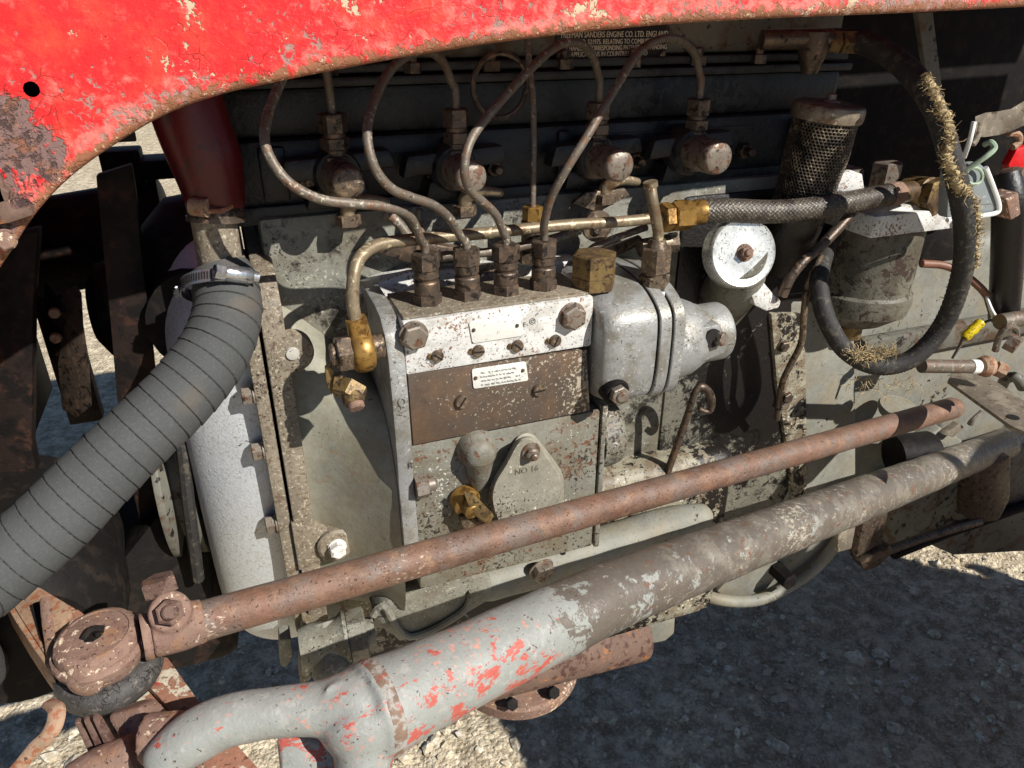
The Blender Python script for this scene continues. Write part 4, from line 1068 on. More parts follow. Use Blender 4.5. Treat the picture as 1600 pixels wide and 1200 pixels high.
# second return pipe below the feed pipe and other thin lines
mesh('return_pipe', tube([P(690, 400, 0.060), P(745, 396, 0.060), P(800, 388, 0.060), P(860, 374, 0.060), P(905, 360, 0.066)], 0.0038, 12, 6), 'pipe', label='short thin return pipe just below the feed pipe', cat='pipe')
mesh('cut_pipe', J(tube([RU+A((0,0,0.036)), RU+A((0.000,0,0.050)), P(1028, 360, 0.012), P(1020, 315, 0.012), P(1016, 290, 0.016)], 0.0046, 14, 6), tube([P(1017, 292, 0.016), P(1016, 284, 0.016)], 0.0058, 14, 1)), 'feed', label='short open-ended pipe standing up from the rear pump union', cat='pipe')
sm = thing('leak_off_fitting', P(832, 345, 0.075), 'thin upright leak-off pipe with small brass nut behind the fourth injector pipe', 'pipe')
mesh('pipe', tube([P(832, 325, 0.075), P(833, 290, 0.077), P(834, 220, 0.082), P(832, 150, 0.09), P(826, 90, 0.10), P(824, 50, 0.105)], 0.0026, 10, 6), 'pipe', sm)
q = P(832, 348, 0.075)
mesh('nut', J(hexn(q+A((0,0,0.002)), (0,0,1), 0.0088, 0.012, both=True, rot=0.2)), 'brass', sm, smooth=25)
mesh('body', J(lathe([(0,-0.026),(0.0095,-0.026),(0.0095,0.002),(0,0.002)], q, (0,0,1), 20), hexn(q+A((0,0,-0.034)), (0,0,1), 0.014, 0.010, both=True)), 'steel', sm, smooth=25)
lp_ = [P(835, 85, 0.104), P(815, 98, 0.104), P(785, 92, 0.104)]
cxp = P(783, 135, 0.106); rl = 45*mpp(cxp)
mesh('coiled_line', tube([cxp+A((rl*math.cos(t), 0.004*t/6, rl*1.05*math.sin(t))) for t in np.linspace(-0.2, 2*math.pi-0.1, 22)], 0.0024, 8, 3), 'steel_dark', label='thin pipe coiled in a ring in the shade above the third pipe', cat='pipe')
# small unions below the caps
for (px, py, yy, lab) in ((543, 333, 0.085, 'small drain elbow under the first dome cap'), (726, 318, 0.085, 'small drain elbow under the second dome cap'), (945, 300, 0.080, 'small bronze banjo elbow under the third dome cap')):
    p = P(px, py, yy)
    th = thing('drain_elbow', p, lab, 'pipe fitting', 'drain elbows under the caps')
    mesh('nut', hexn(p+A((0,0,-0.010)), (0,0,1), 0.010, 0.009, both=True, rot=0.4), 'steel', th, smooth=25)
    mesh('elbow', tube([p+A((0,0,-0.003)), p+A((0.001,0,0.004)), p+A((0.006,-0.003,0.009)), p+A((0.016,-0.004,0.010)), p+A((0.030,-0.002,0.007))], [0.0055, 0.006, 0.0058, 0.0045, 0.0035], 12, 6, rnd=True), 'feed', th)
mesh('drain_line', tube([P(605, 335, 0.09), P(622, 348, 0.088), P(640, 372, 0.085)], 0.0042, 10, 6, rnd=True), 'pipe', label='short grey line slanting down behind the feed pipe', cat='pipe')
mesh('drain_line', tube([P(655, 330, 0.09), P(655, 350, 0.088), P(662, 372, 0.085)], 0.0030, 10, 6, rnd=True), 'pipe', label='short upright line between the first two pump pipes', cat='pipe')
# control linkage behind the pump
ln = thing('control_linkage', P(900, 400, 0.07), 'dark control rods slanting behind the brass plug', 'linkage')
mesh('rod', tube([P(878, 470, 0.07), P(900, 430, 0.07), P(918, 395, 0.07), P(945, 378, 0.07), P(1010, 355, 0.075)], 0.0032, 10, 6), 'pipe', ln)
mesh('lever', prism([P(866, 442, 0.080), P(900, 405, 0.080), P(1000, 368, 0.085), P(1010, 380, 0.085), P(905, 425, 0.080), P(872, 462, 0.080)], (0, 0.004, 0)), 'steel_dark', ln, bevel=0.001)
mesh('pivot', J(lathe([(0,0),(0.014,0),(0.014,0.004),(0.006,0.005),(0.006,0.008),(0,0.008)], P(931, 352, 0.080), NY, 22)), 'steel', ln)
mesh('spindle', J(tube([P(1000, 388, 0.06), P(1050, 378, 0.06)], 0.008, 14, 1), hexn(P(1046, 379, 0.06), (0.9, -0.3, 0.1), 0.009, 0.008)), 'steel', ln, smooth=30)
mesh('bracket', prism([P(895, 318, 0.078), P(915, 302, 0.078), P(975, 292, 0.078), P(985, 305, 0.078), P(935, 332, 0.078)], (0, 0.006, 0)), 'steel', ln, bevel=0.001)
mesh('throttle_bracket', prism([P(620, 372, 0.088), P(700, 385, 0.088), P(760, 392, 0.088), P(745, 410, 0.088), P(640, 412, 0.088), P(590, 395, 0.088)], (0, 0.012, 0)), 'steel_dark', ln, bevel=0.002)
# ------------------------------------------------------------------ radiator hose and the front of the engine
seam = []
PITCH = 0.0114
def wrap(s, ph):
    t = (s/PITCH+ph/(2*math.pi)) % 1.0
    seam.append(max(0.0, 1-abs(t-0.035)/0.04) if t < 0.08 else 0.0)
    return -0.0007*(1-t)-(0.0005 if t < 0.06 else 0)+0.0005*math.sin(s*55+math.cos(ph)*2)
hq = [(342, 418, .552, .0215), (352, 448, .552, .0240), (356, 490, .546, .0248), (338, 545, .535, .0250), (292, 605, .522, .0250), (226, 672, .508, .0250), (150, 748, .494, .0250), (70, 826, .480, .0250), (-20, 905, .466, .0250), (-120, 985, .45, .0250)]
hose = thing('radiator_hose', Pd(342, 418, .552), 'thick grey fabric-wrapped radiator hose bending down from the clamp', 'hose')
vf = tube([Pd(a, b_, c_) for a, b_, c_, d_ in hq]+[A((-0.435, 0.035, 0.645)), A((-0.455, 0.11, 0.628)), A((-0.46, 0.2, 0.625))], [q[3] for q in hq]+[0.025]*3, 56, 84, rf=wrap, cap=True)
mesh('hose_body', vf, 'hose', hose, attrs={'seam': seam[:len(vf[0])]}, smooth=60)
# worm-drive clamp, tilted on the end of the hose
cl = thing('hose_clamp', Pd(345, 430, .55), 'shiny slotted worm-drive clamp tilted on the top end of the grey hose', 'hose clamp')
cc = Pd(343, 450, .549); ca, cu, cw = frame(A((0.10, 0.62, 0.78)))
def ring_pt(t, r, k=0.0): return cc+cu*r*math.cos(t)+cw*r*math.sin(t)+ca*k
def band(t0, t1, r, w, th, n=60):
    V, Fc = [], []
    for i in range(n+1):
        t = t0+(t1-t0)*i/n
        for (rr_, kk) in ((r, -w/2), (r+th, -w/2), (r+th, w/2), (r, w/2)): V.append(ring_pt(t, rr_, kk))
    for i in range(n):
        for k in range(4):
            k2 = (k+1) % 4; Fc.append((i*4+k, i*4+k2, (i+1)*4+k2, (i+1)*4+k))
    Fc += [(0, 1, 2, 3), (n*4+3, n*4+2, n*4+1, n*4)]
    return V, Fc
# angle on the ring that faces the camera
best = max(np.linspace(0, 2*math.pi, 200), key=lambda t: -(ring_pt(t, 0.027)-C) @ FW)
tr = max(np.linspace(0, 2*math.pi, 200), key=lambda t: (ring_pt(t, 0.027)-C) @ RT)
mesh('clamp_band', band(best-3.1, best+3.1, 0.0262, 0.0095, 0.0009, 110), 'zinc', cl, smooth=30)
slots = []
tl = max(np.linspace(0, 2*math.pi, 200), key=lambda t: -(ring_pt(t, 0.027)-C) @ RT)
sgn = 1 if ((ring_pt(best+0.2, .027)-ring_pt(best, .027)) @ RT) > 0 else -1
for k in range(22):
    t = best+sgn*(-1.25+k*0.075)
    slots.append(prism([ring_pt(t-0.022, 0.0272, -0.003), ring_pt(t+0.022, 0.0272, -0.0022), ring_pt(t+0.022, 0.0272, 0.0034), ring_pt(t-0.022, 0.0272, 0.0026)], (ring_pt(t, 0.0275)-ring_pt(t, 0.0272))))
mesh('band_slots', J(*slots), 'slot', cl)
hs_c = ring_pt(best+sgn*0.75, 0.0305); dirn = ring_pt(best+sgn*0.95, 0.0305)-ring_pt(best+sgn*0.55, 0.0305); dirn /= np.linalg.norm(dirn)
mesh('screw_housing', J(lathe([(0,-0.008),(0.0052,-0.008),(0.0060,-0.006),(0.0060,0.010),(0.0052,0.0115),(0,0.0115)], hs_c, dirn, 20), hexn(hs_c-dirn*0.008, -dirn, 0.0056, 0.007, rot=0.2),
     lathe([(0,0),(0.0042,0),(0.0042,0.0045),(0,0.0045)], hs_c+dirn*0.0115, dirn, 16)), 'zinc', cl, smooth=30)
mesh('band_tail', J(tube([ring_pt(best-sgn*1.1, 0.0275), ring_pt(best-sgn*1.45, 0.0300), ring_pt(best-sgn*1.75, 0.0345)], 0.0030, 8, 5, flat=0.25)), 'zinc', cl)

# upper water pipe: dark red pipe, strap clamp and steel neck
wp = thing('water_outlet_pipe', P(338, 420, 0.075), 'dark red water pipe coming down under the hood into a steel neck', 'pipe')
mesh('red_pipe', tube([P(268, 90, 0.085), P(300, 190, 0.082), P(322, 250, 0.080), P(335, 305, 0.078), P(338, 328, 0.078)], [0.025, 0.025, 0.0245, 0.021, 0.0188], 30, 8), 'dark_red', wp)
mesh('neck', J(lathe([(0,-0.05),(0.0158,-0.05),(0.0158,0.022),(0,0.022)], P(339, 375, 0.076), (0.02, 0.0, 1), 30)), 'plate_edge', wp)
mesh('strap_clamp', J(lathe([(0.0182,-0.005),(0.0198,-0.005),(0.0198,0.005),(0.0182,0.005)], P(337, 328, 0.077), (0.03, 0.1, 1), 34), lathe([(0,0),(0.0205,0),(0.0205,0.0035),(0,0.0035)], P(338, 345, 0.076), (0.1, 0.12, 1), 34)), 'steel_dark', wp)
mesh('clamp_bolt', J(tube([P(300, 322, 0.062), P(325, 325, 0.056)], 0.0065, 14, 1), tube([P(318, 318, 0.054), P(322, 330, 0.053)], 0.0022, 8, 1), tube([P(322, 330, 0.053), P(345, 329, 0.056), P(362, 322, 0.062)], 0.0017, 8, 4)), 'strap', wp, smooth=30)

# fan, belt and pulley in front of the engine
fan = thing('cooling_fan', (-0.33, 0.27, 0.84), 'dark fan with riveted blade edges catching the light behind the hose', 'fan')
mesh('hub', lathe([(0,0),(0.045,0),(0.045,0.02),(0.03,0.03),(0,0.03)], A((-0.30, 0.27, 0.84)), (-1, 0, 0), 26), 'dark_frame', fan)
def flat_poly(q, Y, th, mat, name, parent, bv=0.0006, dYr=0.0):
    x0 = min(a for a, b_ in q); x1 = max(a for a, b_ in q)
    return mesh(name, prism([P(a, b_, Y+dYr*(a-x0)/(x1-x0)) for a, b_ in q], (0, th, 0)), mat, parent, bevel=bv)
flat_poly([(96, 455), (120, 447), (127, 460), (130, 510), (138, 560), (143, 634), (120, 653), (97, 640), (90, 570), (97, 520)], 0.20, 0.003, 'steel_dark', 'blade', fan, 0.0008, -0.03)
flat_poly([(70, 440), (95, 470), (99, 520), (90, 558), (74, 548), (66, 500)], 0.215, 0.003, 'dark_frame', 'blade_arm', fan, 0.0008, -0.02)
for px, py in ((85, 489), (87, 528)):
    mesh('rivet', lathe([(0,0),(0.005,0),(0.004,0.003),(0,0.004)], P(px, py, 0.19), NY, 14), 'strap', fan)
flat_poly([(150, 275), (205, 258), (212, 300), (224, 420), (240, 560), (262, 790), (220, 820), (190, 700), (172, 500), (160, 380)], 0.135, 0.012, 'dark_frame', 'blade', fan, 0.001)
belt = thing('crank_pulley', (-0.27, 0.2, 0.70), 'dark crank pulley and belt in front of the silver timing cover', 'pulley')
mesh('pulley', lathe([(0,0),(0.085,0),(0.085,0.006),(0.070,0.012),(0.070,0.018),(0.085,0.024),(0.085,0.03),(0,0.03)], A((-0.262, 0.185, 0.70)), (-1, 0, 0), 40), 'paint_shade', belt, bevel=0.0008)
mesh('belt', tube([P(262, 560, 0.12), P(282, 680, 0.105), P(296, 800, 0.10), P(310, 905, 0.11)], 0.0055, 8, 6), 'rubber', belt)
wpp = thing('water_pump', (-0.24, 0.2, 0.86), 'black water pump casting between the fan and the neck of the red pipe', 'water pump')
mesh('body', lathe([(0,0),(0.082,0),(0.085,0.01),(0.080,0.05),(0.055,0.075),(0.030,0.085),(0.030,0.11),(0,0.11)], A((-0.195, 0.215, 0.872)), (-1, 0, 0), 36), 'black', wpp)
mesh('elbow', tube([A((-0.225, 0.12, 0.87)), A((-0.222, 0.19, 0.87)), A((-0.22, 0.23, 0.87))], 0.045, 24, 5), 'black', wpp)
# generator, radiator and front frame: dark things seen through the gap
dy = thing('generator', (-0.33, 0.42, 0.78), 'dark generator body beyond the fan, against the bright ground', 'generator')
g0, g1 = P(40, 392, 0.42), P(268, 350, 0.42)
mesh('body', tube([g0, g1], 0.052, 26, 1), 'dark_frame', dy, bevel=0.003)
mesh('terminal', J(box(g1[0]-0.055, g1[0]-0.015, 0.40, 0.44, g1[2]+0.045, g1[2]+0.085), box(g1[0]-0.035, g1[0]+0.02, 0.39, 0.44, g1[2]+0.055, g1[2]+0.075)), 'black', dy, bevel=0.003)
rad = thing('radiator', (-0.46, 0.3, 0.60), 'dark red-brown radiator frame at the front, left of the fan', 'radiator')
mesh('core', box(-0.52, -0.455, 0.05, 0.56, 0.64, 1.10), 'dark_frame', rad, bevel=0.004)
mesh('side_frame', box(-0.448, -0.42, 0.115, 0.135, 0.60, 1.08), 'dark_frame', rad, bevel=0.002)
mesh('side_frame', box(-0.440, -0.40, 0.52, 0.545, 0.60, 1.08), 'dark_frame', rad, bevel=0.002)
flat_poly([(-40, 380), (60, 360), (52, 480), (50, 700), (70, 800), (-40, 900)], 0.16, 0.02, 'dark_frame', 'shroud', rad, 0.002)
bol = thing('front_axle_support', (-0.33, 0.25, 0.5), 'dark cast front support under the hose and fan', 'casting')
mesh('casting', J(box(-0.42, -0.258, 0.16, 0.46, 0.46, 0.625)), 'dark_frame', bol, bevel=0.02, seg=3)
mesh('upright', prism([P(195, 870, 0.11), P(330, 700, 0.14), P(335, 960, 0.13), P(300, 1040, 0.11), P(230, 1030, 0.10), P(150, 960, 0.10)], (0, 0.05, 0)), 'black', bol, bevel=0.006)
mesh('nose', lathe([(0,0),(0.055,0),(0.075,0.02),(0.08,0.05),(0.08,0.16),(0.06,0.18),(0,0.18)], P(30, 1015, 0.03), (-0.12, 1, 0.05), 34), 'black', bol)
# hydraulic fitting below the front plate
hf = thing('drain_fitting', P(520, 1000, 0.03), 'pale painted hexagon fitting below the front plate, between the two rods', 'pipe fitting')
q0 = P(585, 985, 0.018); dx = A((-1, 0.05, -0.02))
mesh('nut', J(lathe([(0,0),(0.011,0),(0.013,0.003),(0.013,0.008),(0,0.008)], q0, dx, 22), hexn(q0+dx*0.007, dx, 0.0235, 0.018, rot=0.15, both=True)), 'paint', hf, smooth=25)
mesh('body', lathe([(0,0.024),(0.023,0.024),(0.024,0.027),(0.020,0.032),(0.018,0.042),(0.020,0.055),(0.017,0.066),(0,0.066)], q0, dx, 30), 'paint', hf)
mesh('branch', lathe([(0.016,-0.02),(0.0155,0.0),(0.017,0.014),(0.0185,0.020),(0.0165,0.026),(0,0.027)], q0+dx*0.043+A((0,-0.002,-0.004)), (0.05, -0.75, -0.66), 28), 'paint', hf)
mesh('flange', prism([P(475, 985, 0.030), P(492, 990, 0.030), P(488, 1060, 0.030), P(470, 1075, 0.030)], (0, 0.03, 0)), 'paint_oily', hf, bevel=0.002)
flat_poly([(437, 1000), (455, 998), (458, 1030), (445, 1045), (438, 1040)], 0.045, 0.02, 'paint', 'ear', hf, 0.002)
# ------------------------------------------------------------------ rear of the engine: filler, canister, filter, hoses
fc = thing('oil_filler', P(1160, 400, 0.06), 'bright round oil filler cap with a nut in its centre', 'filler cap')
cax = A((-0.16, -0.94, 0.30)); p = P(1162, 395, 0.030); rc = 0.0318
mesh('cap', lathe([(0,-0.016),(rc*1.02,-0.016),(rc*1.02,-0.004),(rc*0.99,-0.001),(rc*0.94,0.0005),(rc*0.90,0.0),(rc*0.4,0.0016),(0,0.002)], p, cax, 56), 'cap', fc)
mesh('cap_nut', J(lathe([(0,0),(0.0085,0),(0.0075,0.0016),(0,0.0016)], p+cax/np.linalg.norm(cax)*0.0012, cax, 22), hexn(p+cax/np.linalg.norm(cax)*0.0026, cax, 0.0058, 0.006, rot=0.3), cyl(p+cax/np.linalg.norm(cax)*0.008, cax, 0.0034, 0.003, 14)), 'rust', fc, smooth=25)
mesh('neck', tube([p-cax*0.012, P(1150, 440, 0.070), P(1120, 475, 0.11)], [0.0265, 0.026, 0.030], 30, 5), 'paint', fc)
mesh('lug', J(prism([P(1168, 444, 0.040), P(1190, 436, 0.040), P(1212, 462, 0.040), P(1222, 470, 0.040), P(1218, 482, 0.040), P(1198, 487, 0.040), P(1180, 478, 0.040)], (0, 0.02, 0))), 'alu', fc, bevel=0.003)
# perforated breather canister
cn = thing('breather_canister', P(1250, 320, 0.06), 'perforated steel breather canister with a dished lid', 'breather')
ct, cb = P(1291, 182, 0.060), P(1252, 322, 0.066)
axv = ct-cb; Lc = np.linalg.norm(axv); a_, u_, w_ = frame(axv)
rt_, rb_ = 0.0292, 0.0265
def perforated():
    V, Fc = [], []
    nx = 54; dxa = 2*math.pi/nx; rowh = 2*math.pi*0.028/nx*0.866; ny = int(Lc/rowh)
    def S_(u, v):
        r_ = rb_+(rt_-rb_)*(v/Lc)+0.0006*math.sin(v*130+u*2)
        return cb+a_*v+(u_*math.cos(u)+w_*math.sin(u))*r_
    for j in range(ny):
        for i in range(nx):
            cu_ = (i+(0.5 if j % 2 else 0))*dxa; cv = (j+0.5)*rowh; o = len(V)
            for k in range(6):
                t = math.pi/6+k*math.pi/3
                V.append(S_(cu_+math.cos(t)*dxa/math.sqrt(3), cv+math.sin(t)*rowh/0.866/math.sqrt(3)))
            for k in range(6):
                t = math.pi/6+k*math.pi/3
                V.append(S_(cu_+math.cos(t)*dxa*0.37, cv+math.sin(t)*rowh/0.866*0.37))
            for k in range(6):
                k2 = (k+1) % 6; Fc.append((o+k, o+k2, o+6+k2, o+6+k))
    return V, Fc
mesh('perforated_sleeve', perforated(), 'canister', cn, smooth=60, solid=0.0007)
mesh('inner_gauze', lathe([(0,0),(0.0225,0),(0.0225,Lc),(0,Lc)], cb, axv, 28), 'black', cn)
mesh('lid', lathe([(0,-0.002),(rt_*1.07,-0.002),(rt_*1.09,0.001),(rt_*1.09,0.0075),(rt_*1.05,0.0105),(rt_*0.97,0.0118),(rt_*0.90,0.0112),(rt_*0.3,0.0128),(0,0.0132)], ct, axv, 48), 'lid', cn)
mesh('lid_nut', lathe([(0,0),(0.0085,0),(0.0075,0.0015),(0.0042,0.002),(0.004,0.006),(0.002,0.0075),(0,0.0078)], ct+a_*0.0128, axv, 18), 'bolt', cn)
mesh('base', tube([cb+a_*0.004, P(1235, 360, 0.075), P(1222, 400, 0.10)], [0.026, 0.027, 0.026], 26, 5), 'block_oily_shaded', cn)
# fuel filter
ff = thing('fuel_filter', P(1370, 520, 0.09), 'painted fuel filter bowl with a cast head behind the looped hose', 'fuel filter')
fcx = P(1372, 345, 0.088); fr_ = 0.0500
fz = fcx[2]; fbz = P(1372, 500, 0.045)[2]
fx = A((fcx[0], 0.092, 0.0))
mesh('bowl', lathe([(0,fz-0.002),(fr_,fz-0.002),(fr_,fbz+0.022),(fr_*1.06,fbz+0.019),(fr_*1.08,fbz+0.010),(fr_*1.03,fbz-0.002),(fr_*0.62,fbz-0.018),(fr_*0.45,fbz-0.022),(0,fbz-0.022)], fx, (0,0,1), 46), 'paint_bowl', ff, label='grey-green filter bowl with a rounded foot')
mesh('head', J(lathe([(0,fz-0.001),(fr_*1.03,fz-0.001),(fr_*1.03,fz+0.020),(fr_*0.9,fz+0.026),(0,fz+0.026)], fx, (0,0,1), 46), box(fx[0]-0.062, fx[0]+0.055, 0.035, 0.12, fz+0.001, fz+0.022)), 'alu', ff, bevel=0.0015)
mesh('centre_bolt', J(lathe([(0,fz+0.026),(0.016,fz+0.026),(0.014,fz+0.034),(0,fz+0.034)], fx, (0,0,1), 24), hexn(fx+A((0,0,fz+0.034)), (0,0,1), 0.0155, 0.026, rot=0.3)), 'bolt', ff, smooth=25)
mesh('bracket_ear', prism([P(1308, 300, 0.045), P(1310, 275, 0.045), P(1330, 266, 0.045), P(1348, 272, 0.045), P(1352, 300, 0.045)], (0, 0.006, 0)), 'alu', ff, bevel=0.0015)
mesh('drain_plug', lathe([(0,0),(0.012,0),(0.012,0.018),(0.009,0.020),(0,0.020)], A((fx[0], fx[1], fbz-0.022)), (0,0,-1), 20), 'brass_dirty', ff)
# looped rubber hose with frayed rope lagging
lq = [(1290, 62, .10), (1345, 66, .07), (1392, 88, .04), (1432, 125, .006), (1462, 175, -.022), (1482, 235, -.038), (1499, 300, -.046), (1508, 370, -.048), (1500, 440, -.044), (1472, 510, -.036), (1425, 560, -.030), (1370, 572, -.018), (1322, 548, .0), (1292, 500, .016), (1280, 450, .034), (1284, 412, .055), (1300, 372, .09), (1330, 350, .13)]
lh = thing('looped_rubber_hose', P(1400, 575, -0.02), 'black rubber hose hanging in a loop in front of the filter, with frayed lagging', 'hose')
def rib(s, ph): return 0.0003*math.sin(s/0.0028*2*math.pi)
mesh('hose', tube([P(*q) for q in lq], [0.0098]*4+[0.0088]*14, 24, 26, rf=rib), 'rubber', lh, smooth=60)
# straw-coloured frayed fibres along the outer side of the hose
rnd = random.Random(11)
path = spline([P(*q) for q in lq], 30)
seg = [i for i in range(len(path)) if 90 <= i <= 235]
V_ = []
def fibre(p0, d, L_, r_, n=4):
    pts = [p0]; dd = A(d)
    for k in range(4):
        dd = dd+A([rnd.uniform(-.8, .8) for _ in range(3)]); dd /= np.linalg.norm(dd); pts.append(pts[-1]+dd*L_/4)
    return tube(pts, [r_]*4+[r_*0.5], 4, 1)
core = []
ropepath = []
for i in range(92, 236, 4):
    t = path[i+1]-path[i]; t /= np.linalg.norm(t)
    side = np.cross(t, FW); side /= np.linalg.norm(side)
    k = (i-92)/143
    off = 0.0 if k < .30 else (-0.007*min(1, (k-.30)/.12) if k < .58 else -0.007+0.014*min(1, (k-.58)/.08))
    q_ = path[i]-FW*(0.0082 if k < .62 else 0.0058)+side*off
    ropepath.append((q_, 0.0036 if k < 0.62 else 0.0020))
rp = [A(q_)+A([rnd.uniform(-.0015, .0015) for _ in range(3)]) for q_, r_ in ropepath]
def ropef(s, ph): return 0.0012*math.sin(s/0.0045*2*math.pi+ph)
mesh('rope_lagging', tube(rp, [r_ for q_, r_ in ropepath], 12, 10, rf=ropef, wob=0.25), 'rope', lh, smooth=60)
fib = []
for i in range(900):
    k = rnd.randrange(len(rp)-1); f_ = rnd.random(); p0 = rp[k]*(1-f_)+rp[k+1]*f_
    t = rp[k+1]-rp[k]; t = t/(np.linalg.norm(t)+1e-9); n_ = A([rnd.gauss(0, 1) for _ in range(3)]); n_ -= t*(n_ @ t); n_ /= np.linalg.norm(n_)
    p0 = p0+n_*ropepath[k][1]*0.9
    fib.append(fibre(p0, n_*0.35+t*rnd.uniform(-1.5, 1.5), rnd.uniform(0.003, 0.016 if rnd.random() < .15 else 0.008), rnd.uniform(0.00018, 0.0004)))
for i in range(260):
    p0 = P(rnd.uniform(1330, 1400), rnd.uniform(545, 566), -0.016+rnd.uniform(-.006, .006))
    fib.append(fibre(p0, (rnd.uniform(-1, 1), rnd.uniform(-1, .3), rnd.uniform(-.3, .9)), rnd.uniform(0.006, 0.015), 0.00032))
for i in range(26):
    p0 = P(rnd.uniform(1330, 1430), rnd.uniform(585, 598), -0.016)
    fib.append(fibre(p0, (rnd.uniform(-.4, .4), 0, -1), rnd.uniform(0.015, 0.035), 0.0003))
o = mesh('loose_fibres', J(*fib), 'rope', lh, smooth=60, kind='stuff')
# grey box with pale edge trim behind the hose
gb = thing('regulator_box', P(1500, 320, 0.05), 'flat grey plastic box with white edge trim behind the looped hose', 'control box')
def quad_box(q, Y, th, mat, name, parent, bv=0.002):
    return mesh(name, prism([P(x, y, Y) for x, y in q], (0, th, 0)), mat, parent, bevel=bv)
Q = [(1480, 342), (1482, 300), (1486, 262), (1532, 254), (1541, 262), (1561, 322), (1554, 332), (1500, 338)]
quad_box(Q, -0.014, 0.012, 'grey_box', 'case', gb, 0.003)
mesh('edge_trim', tube([P(1480, 344, -0.0155), P(1490, 342, -0.0155), P(1500, 340, -0.0155), P(1552, 334, -0.0155), P(1561, 322, -0.0155), P(1551, 290, -0.0155), P(1540, 262, -0.0155)], 0.0022, 8, 5), 'white', gb)
mesh('cover_bracket', prism([P(1474, 240, -0.006), P(1486, 235, -0.006), P(1500, 340, -0.006), P(1482, 338, -0.006)], (0, 0.004, 0)), 'steel_plate', gb, bevel=0.001)
mesh('wire_ring', tube([P(1522+13*math.cos(t), 275+13*math.sin(t), -0.018) for t in np.linspace(0, 6.2, 14)], 0.0015, 8, 3), 'wire_green', gb)
mesh('control_wire', tube([P(1510, 265, -0.018), P(1540, 245, -0.026), P(1554, 232, -0.026), P(1548, 222, -0.022), P(1538, 226, -0.016)], 0.0024, 8, 6), 'wire_green', label='pale green wire curling above the grey box', cat='wire')
mesh('control_wire', tube([P(1506, 246, 0.03), P(1515, 220, 0.02), P(1522, 190, 0.02)], 0.0022, 8, 6), 'white', label='short white wire beside the frayed hose', cat='wire')
# lever and brackets at the right edge
lv = thing('throttle_lever', P(1560, 190, 0.03), 'pale grey bent lever blade at the right edge below the hood', 'lever')
mesh('blade', loft([[P(x, y0, 0.03), P(x, y1, 0.03), P(x, y1, 0.034), P(x, y0, 0.034)] for x, y0, y1 in ((1524, 182, 214), (1540, 176, 214), (1560, 174, 211), (1580, 170, 205), (1600, 158, 196), (1640, 140, 180))]), 'steel_plate', lv, smooth=60)
mesh('shank', tube([P(1530, 190, 0.032), P(1524, 215, 0.032), P(1518, 225, 0.032)], 0.004, 10, 4), 'steel_plate', lv)
rpn = thing('red_bulkhead_panel', P(1610, 280, 0.10), 'patch of bright red panel at the right edge beside the dark tube', 'panel')
mesh('panel', prism([P(1576, 258, 0.09), P(1590, 232, 0.09), P(1640, 220, 0.09), P(1640, 330, 0.09), P(1590, 306, 0.09)], (0, 0.01, 0)), 'hood_red_in', rpn, bevel=0.002)
mesh('hinge', lathe([(0,0),(0.012,0),(0.014,0.01),(0.012,0.02),(0,0.02)], P(1566, 282, 0.06), (0.3, -1, 0.2), 22), 'rust_dark', rpn)
mesh('clip', tube([P(1575, 208, 0.05), P(1590, 210, 0.05), P(1592, 222, 0.05), P(1582, 230, 0.05)], 0.0035, 8, 5), 'strap', rpn)
vt = thing('steering_column_tube', P(1570, 500, 0.02), 'dark upright tube at the right edge, its side chipped to bare metal', 'tube')
mesh('tube', tube([P(1572, 270, 0.03), P(1577, 320, 0.02), P(1574, 400, 0.02), P(1568, 495, 0.02)], [0.012, 0.0155, 0.0155, 0.015], 24, 6, wob=0.03), 'block_oily_shaded', vt)
mesh('clamp', prism([P(1572, 310, 0.0), P(1592, 300, 0.0), P(1596, 335, 0.0), P(1580, 345, 0.0)], (0, 0.02, 0)), 'rust', vt, bevel=0.002)
mesh('hydraulic_pipe', tube([P(1562, 503, 0.0), P(1600, 497, 0.0), P(1680, 490, 0.0)], 0.0085, 16, 3), 'pipe', label='grey level pipe leaving the frame at the right edge', cat='pipe')
# wires, connector and clip
wl = thing('wiring_loom', P(1500, 440, 0.03), 'orange-brown cable splitting into thin leads beside the looped hose', 'wiring')
mesh('cable', tube([P(1440, 412, 0.055), P(1475, 415, 0.05), P(1505, 428, 0.04), P(1530, 448, 0.03), P(1542, 462, 0.026)], 0.0042, 10, 6), 'wire_tan', wl)
mesh('lead', tube([P(1540, 460, 0.026), P(1550, 485, 0.015), P(1563, 505, 0.010)], 0.0018, 8, 5), 'white', wl)
mesh('sleeve', tube([P(1561, 500, 0.010), P(1568, 514, 0.008)], 0.0042, 10, 1), 'wire_blue', wl)
mesh('lead', tube([P(1538, 462, 0.026), P(1545, 485, 0.02), P(1548, 498, 0.018), P(1540, 503, 0.016), P(1532, 506, 0.014)], 0.0016, 8, 5), 'pipe', wl)
yc = thing('bullet_connector', P(1520, 515, 0.010), 'small yellow wire connector between the looped hose and the clamp', 'connector')
ya, yb_ = P(1533, 503, 0.010), P(1506, 528, 0.010); yd = (yb_-ya); yl = np.linalg.norm(yd)
mesh('sleeve', lathe([(0,0),(0.0048,0),(0.0056,0.004),(0.0048,0.007),(0.0058,0.011),(0.0050,0.015),(0.0058,yl-0.003),(0.0045,yl),(0,yl)], ya, yd, 16), 'yellow', yc)
mesh('tip', tube([yb_, P(1500, 540, 0.010), P(1488, 560, 0.012)], [0.0028, 0.0018, 0.0014], 8, 3), 'pipe', yc)
pc = thing('pipe_clamp', P(1570, 530, 0.0), 'small steel pipe clamp with bolt near the right edge', 'clamp')
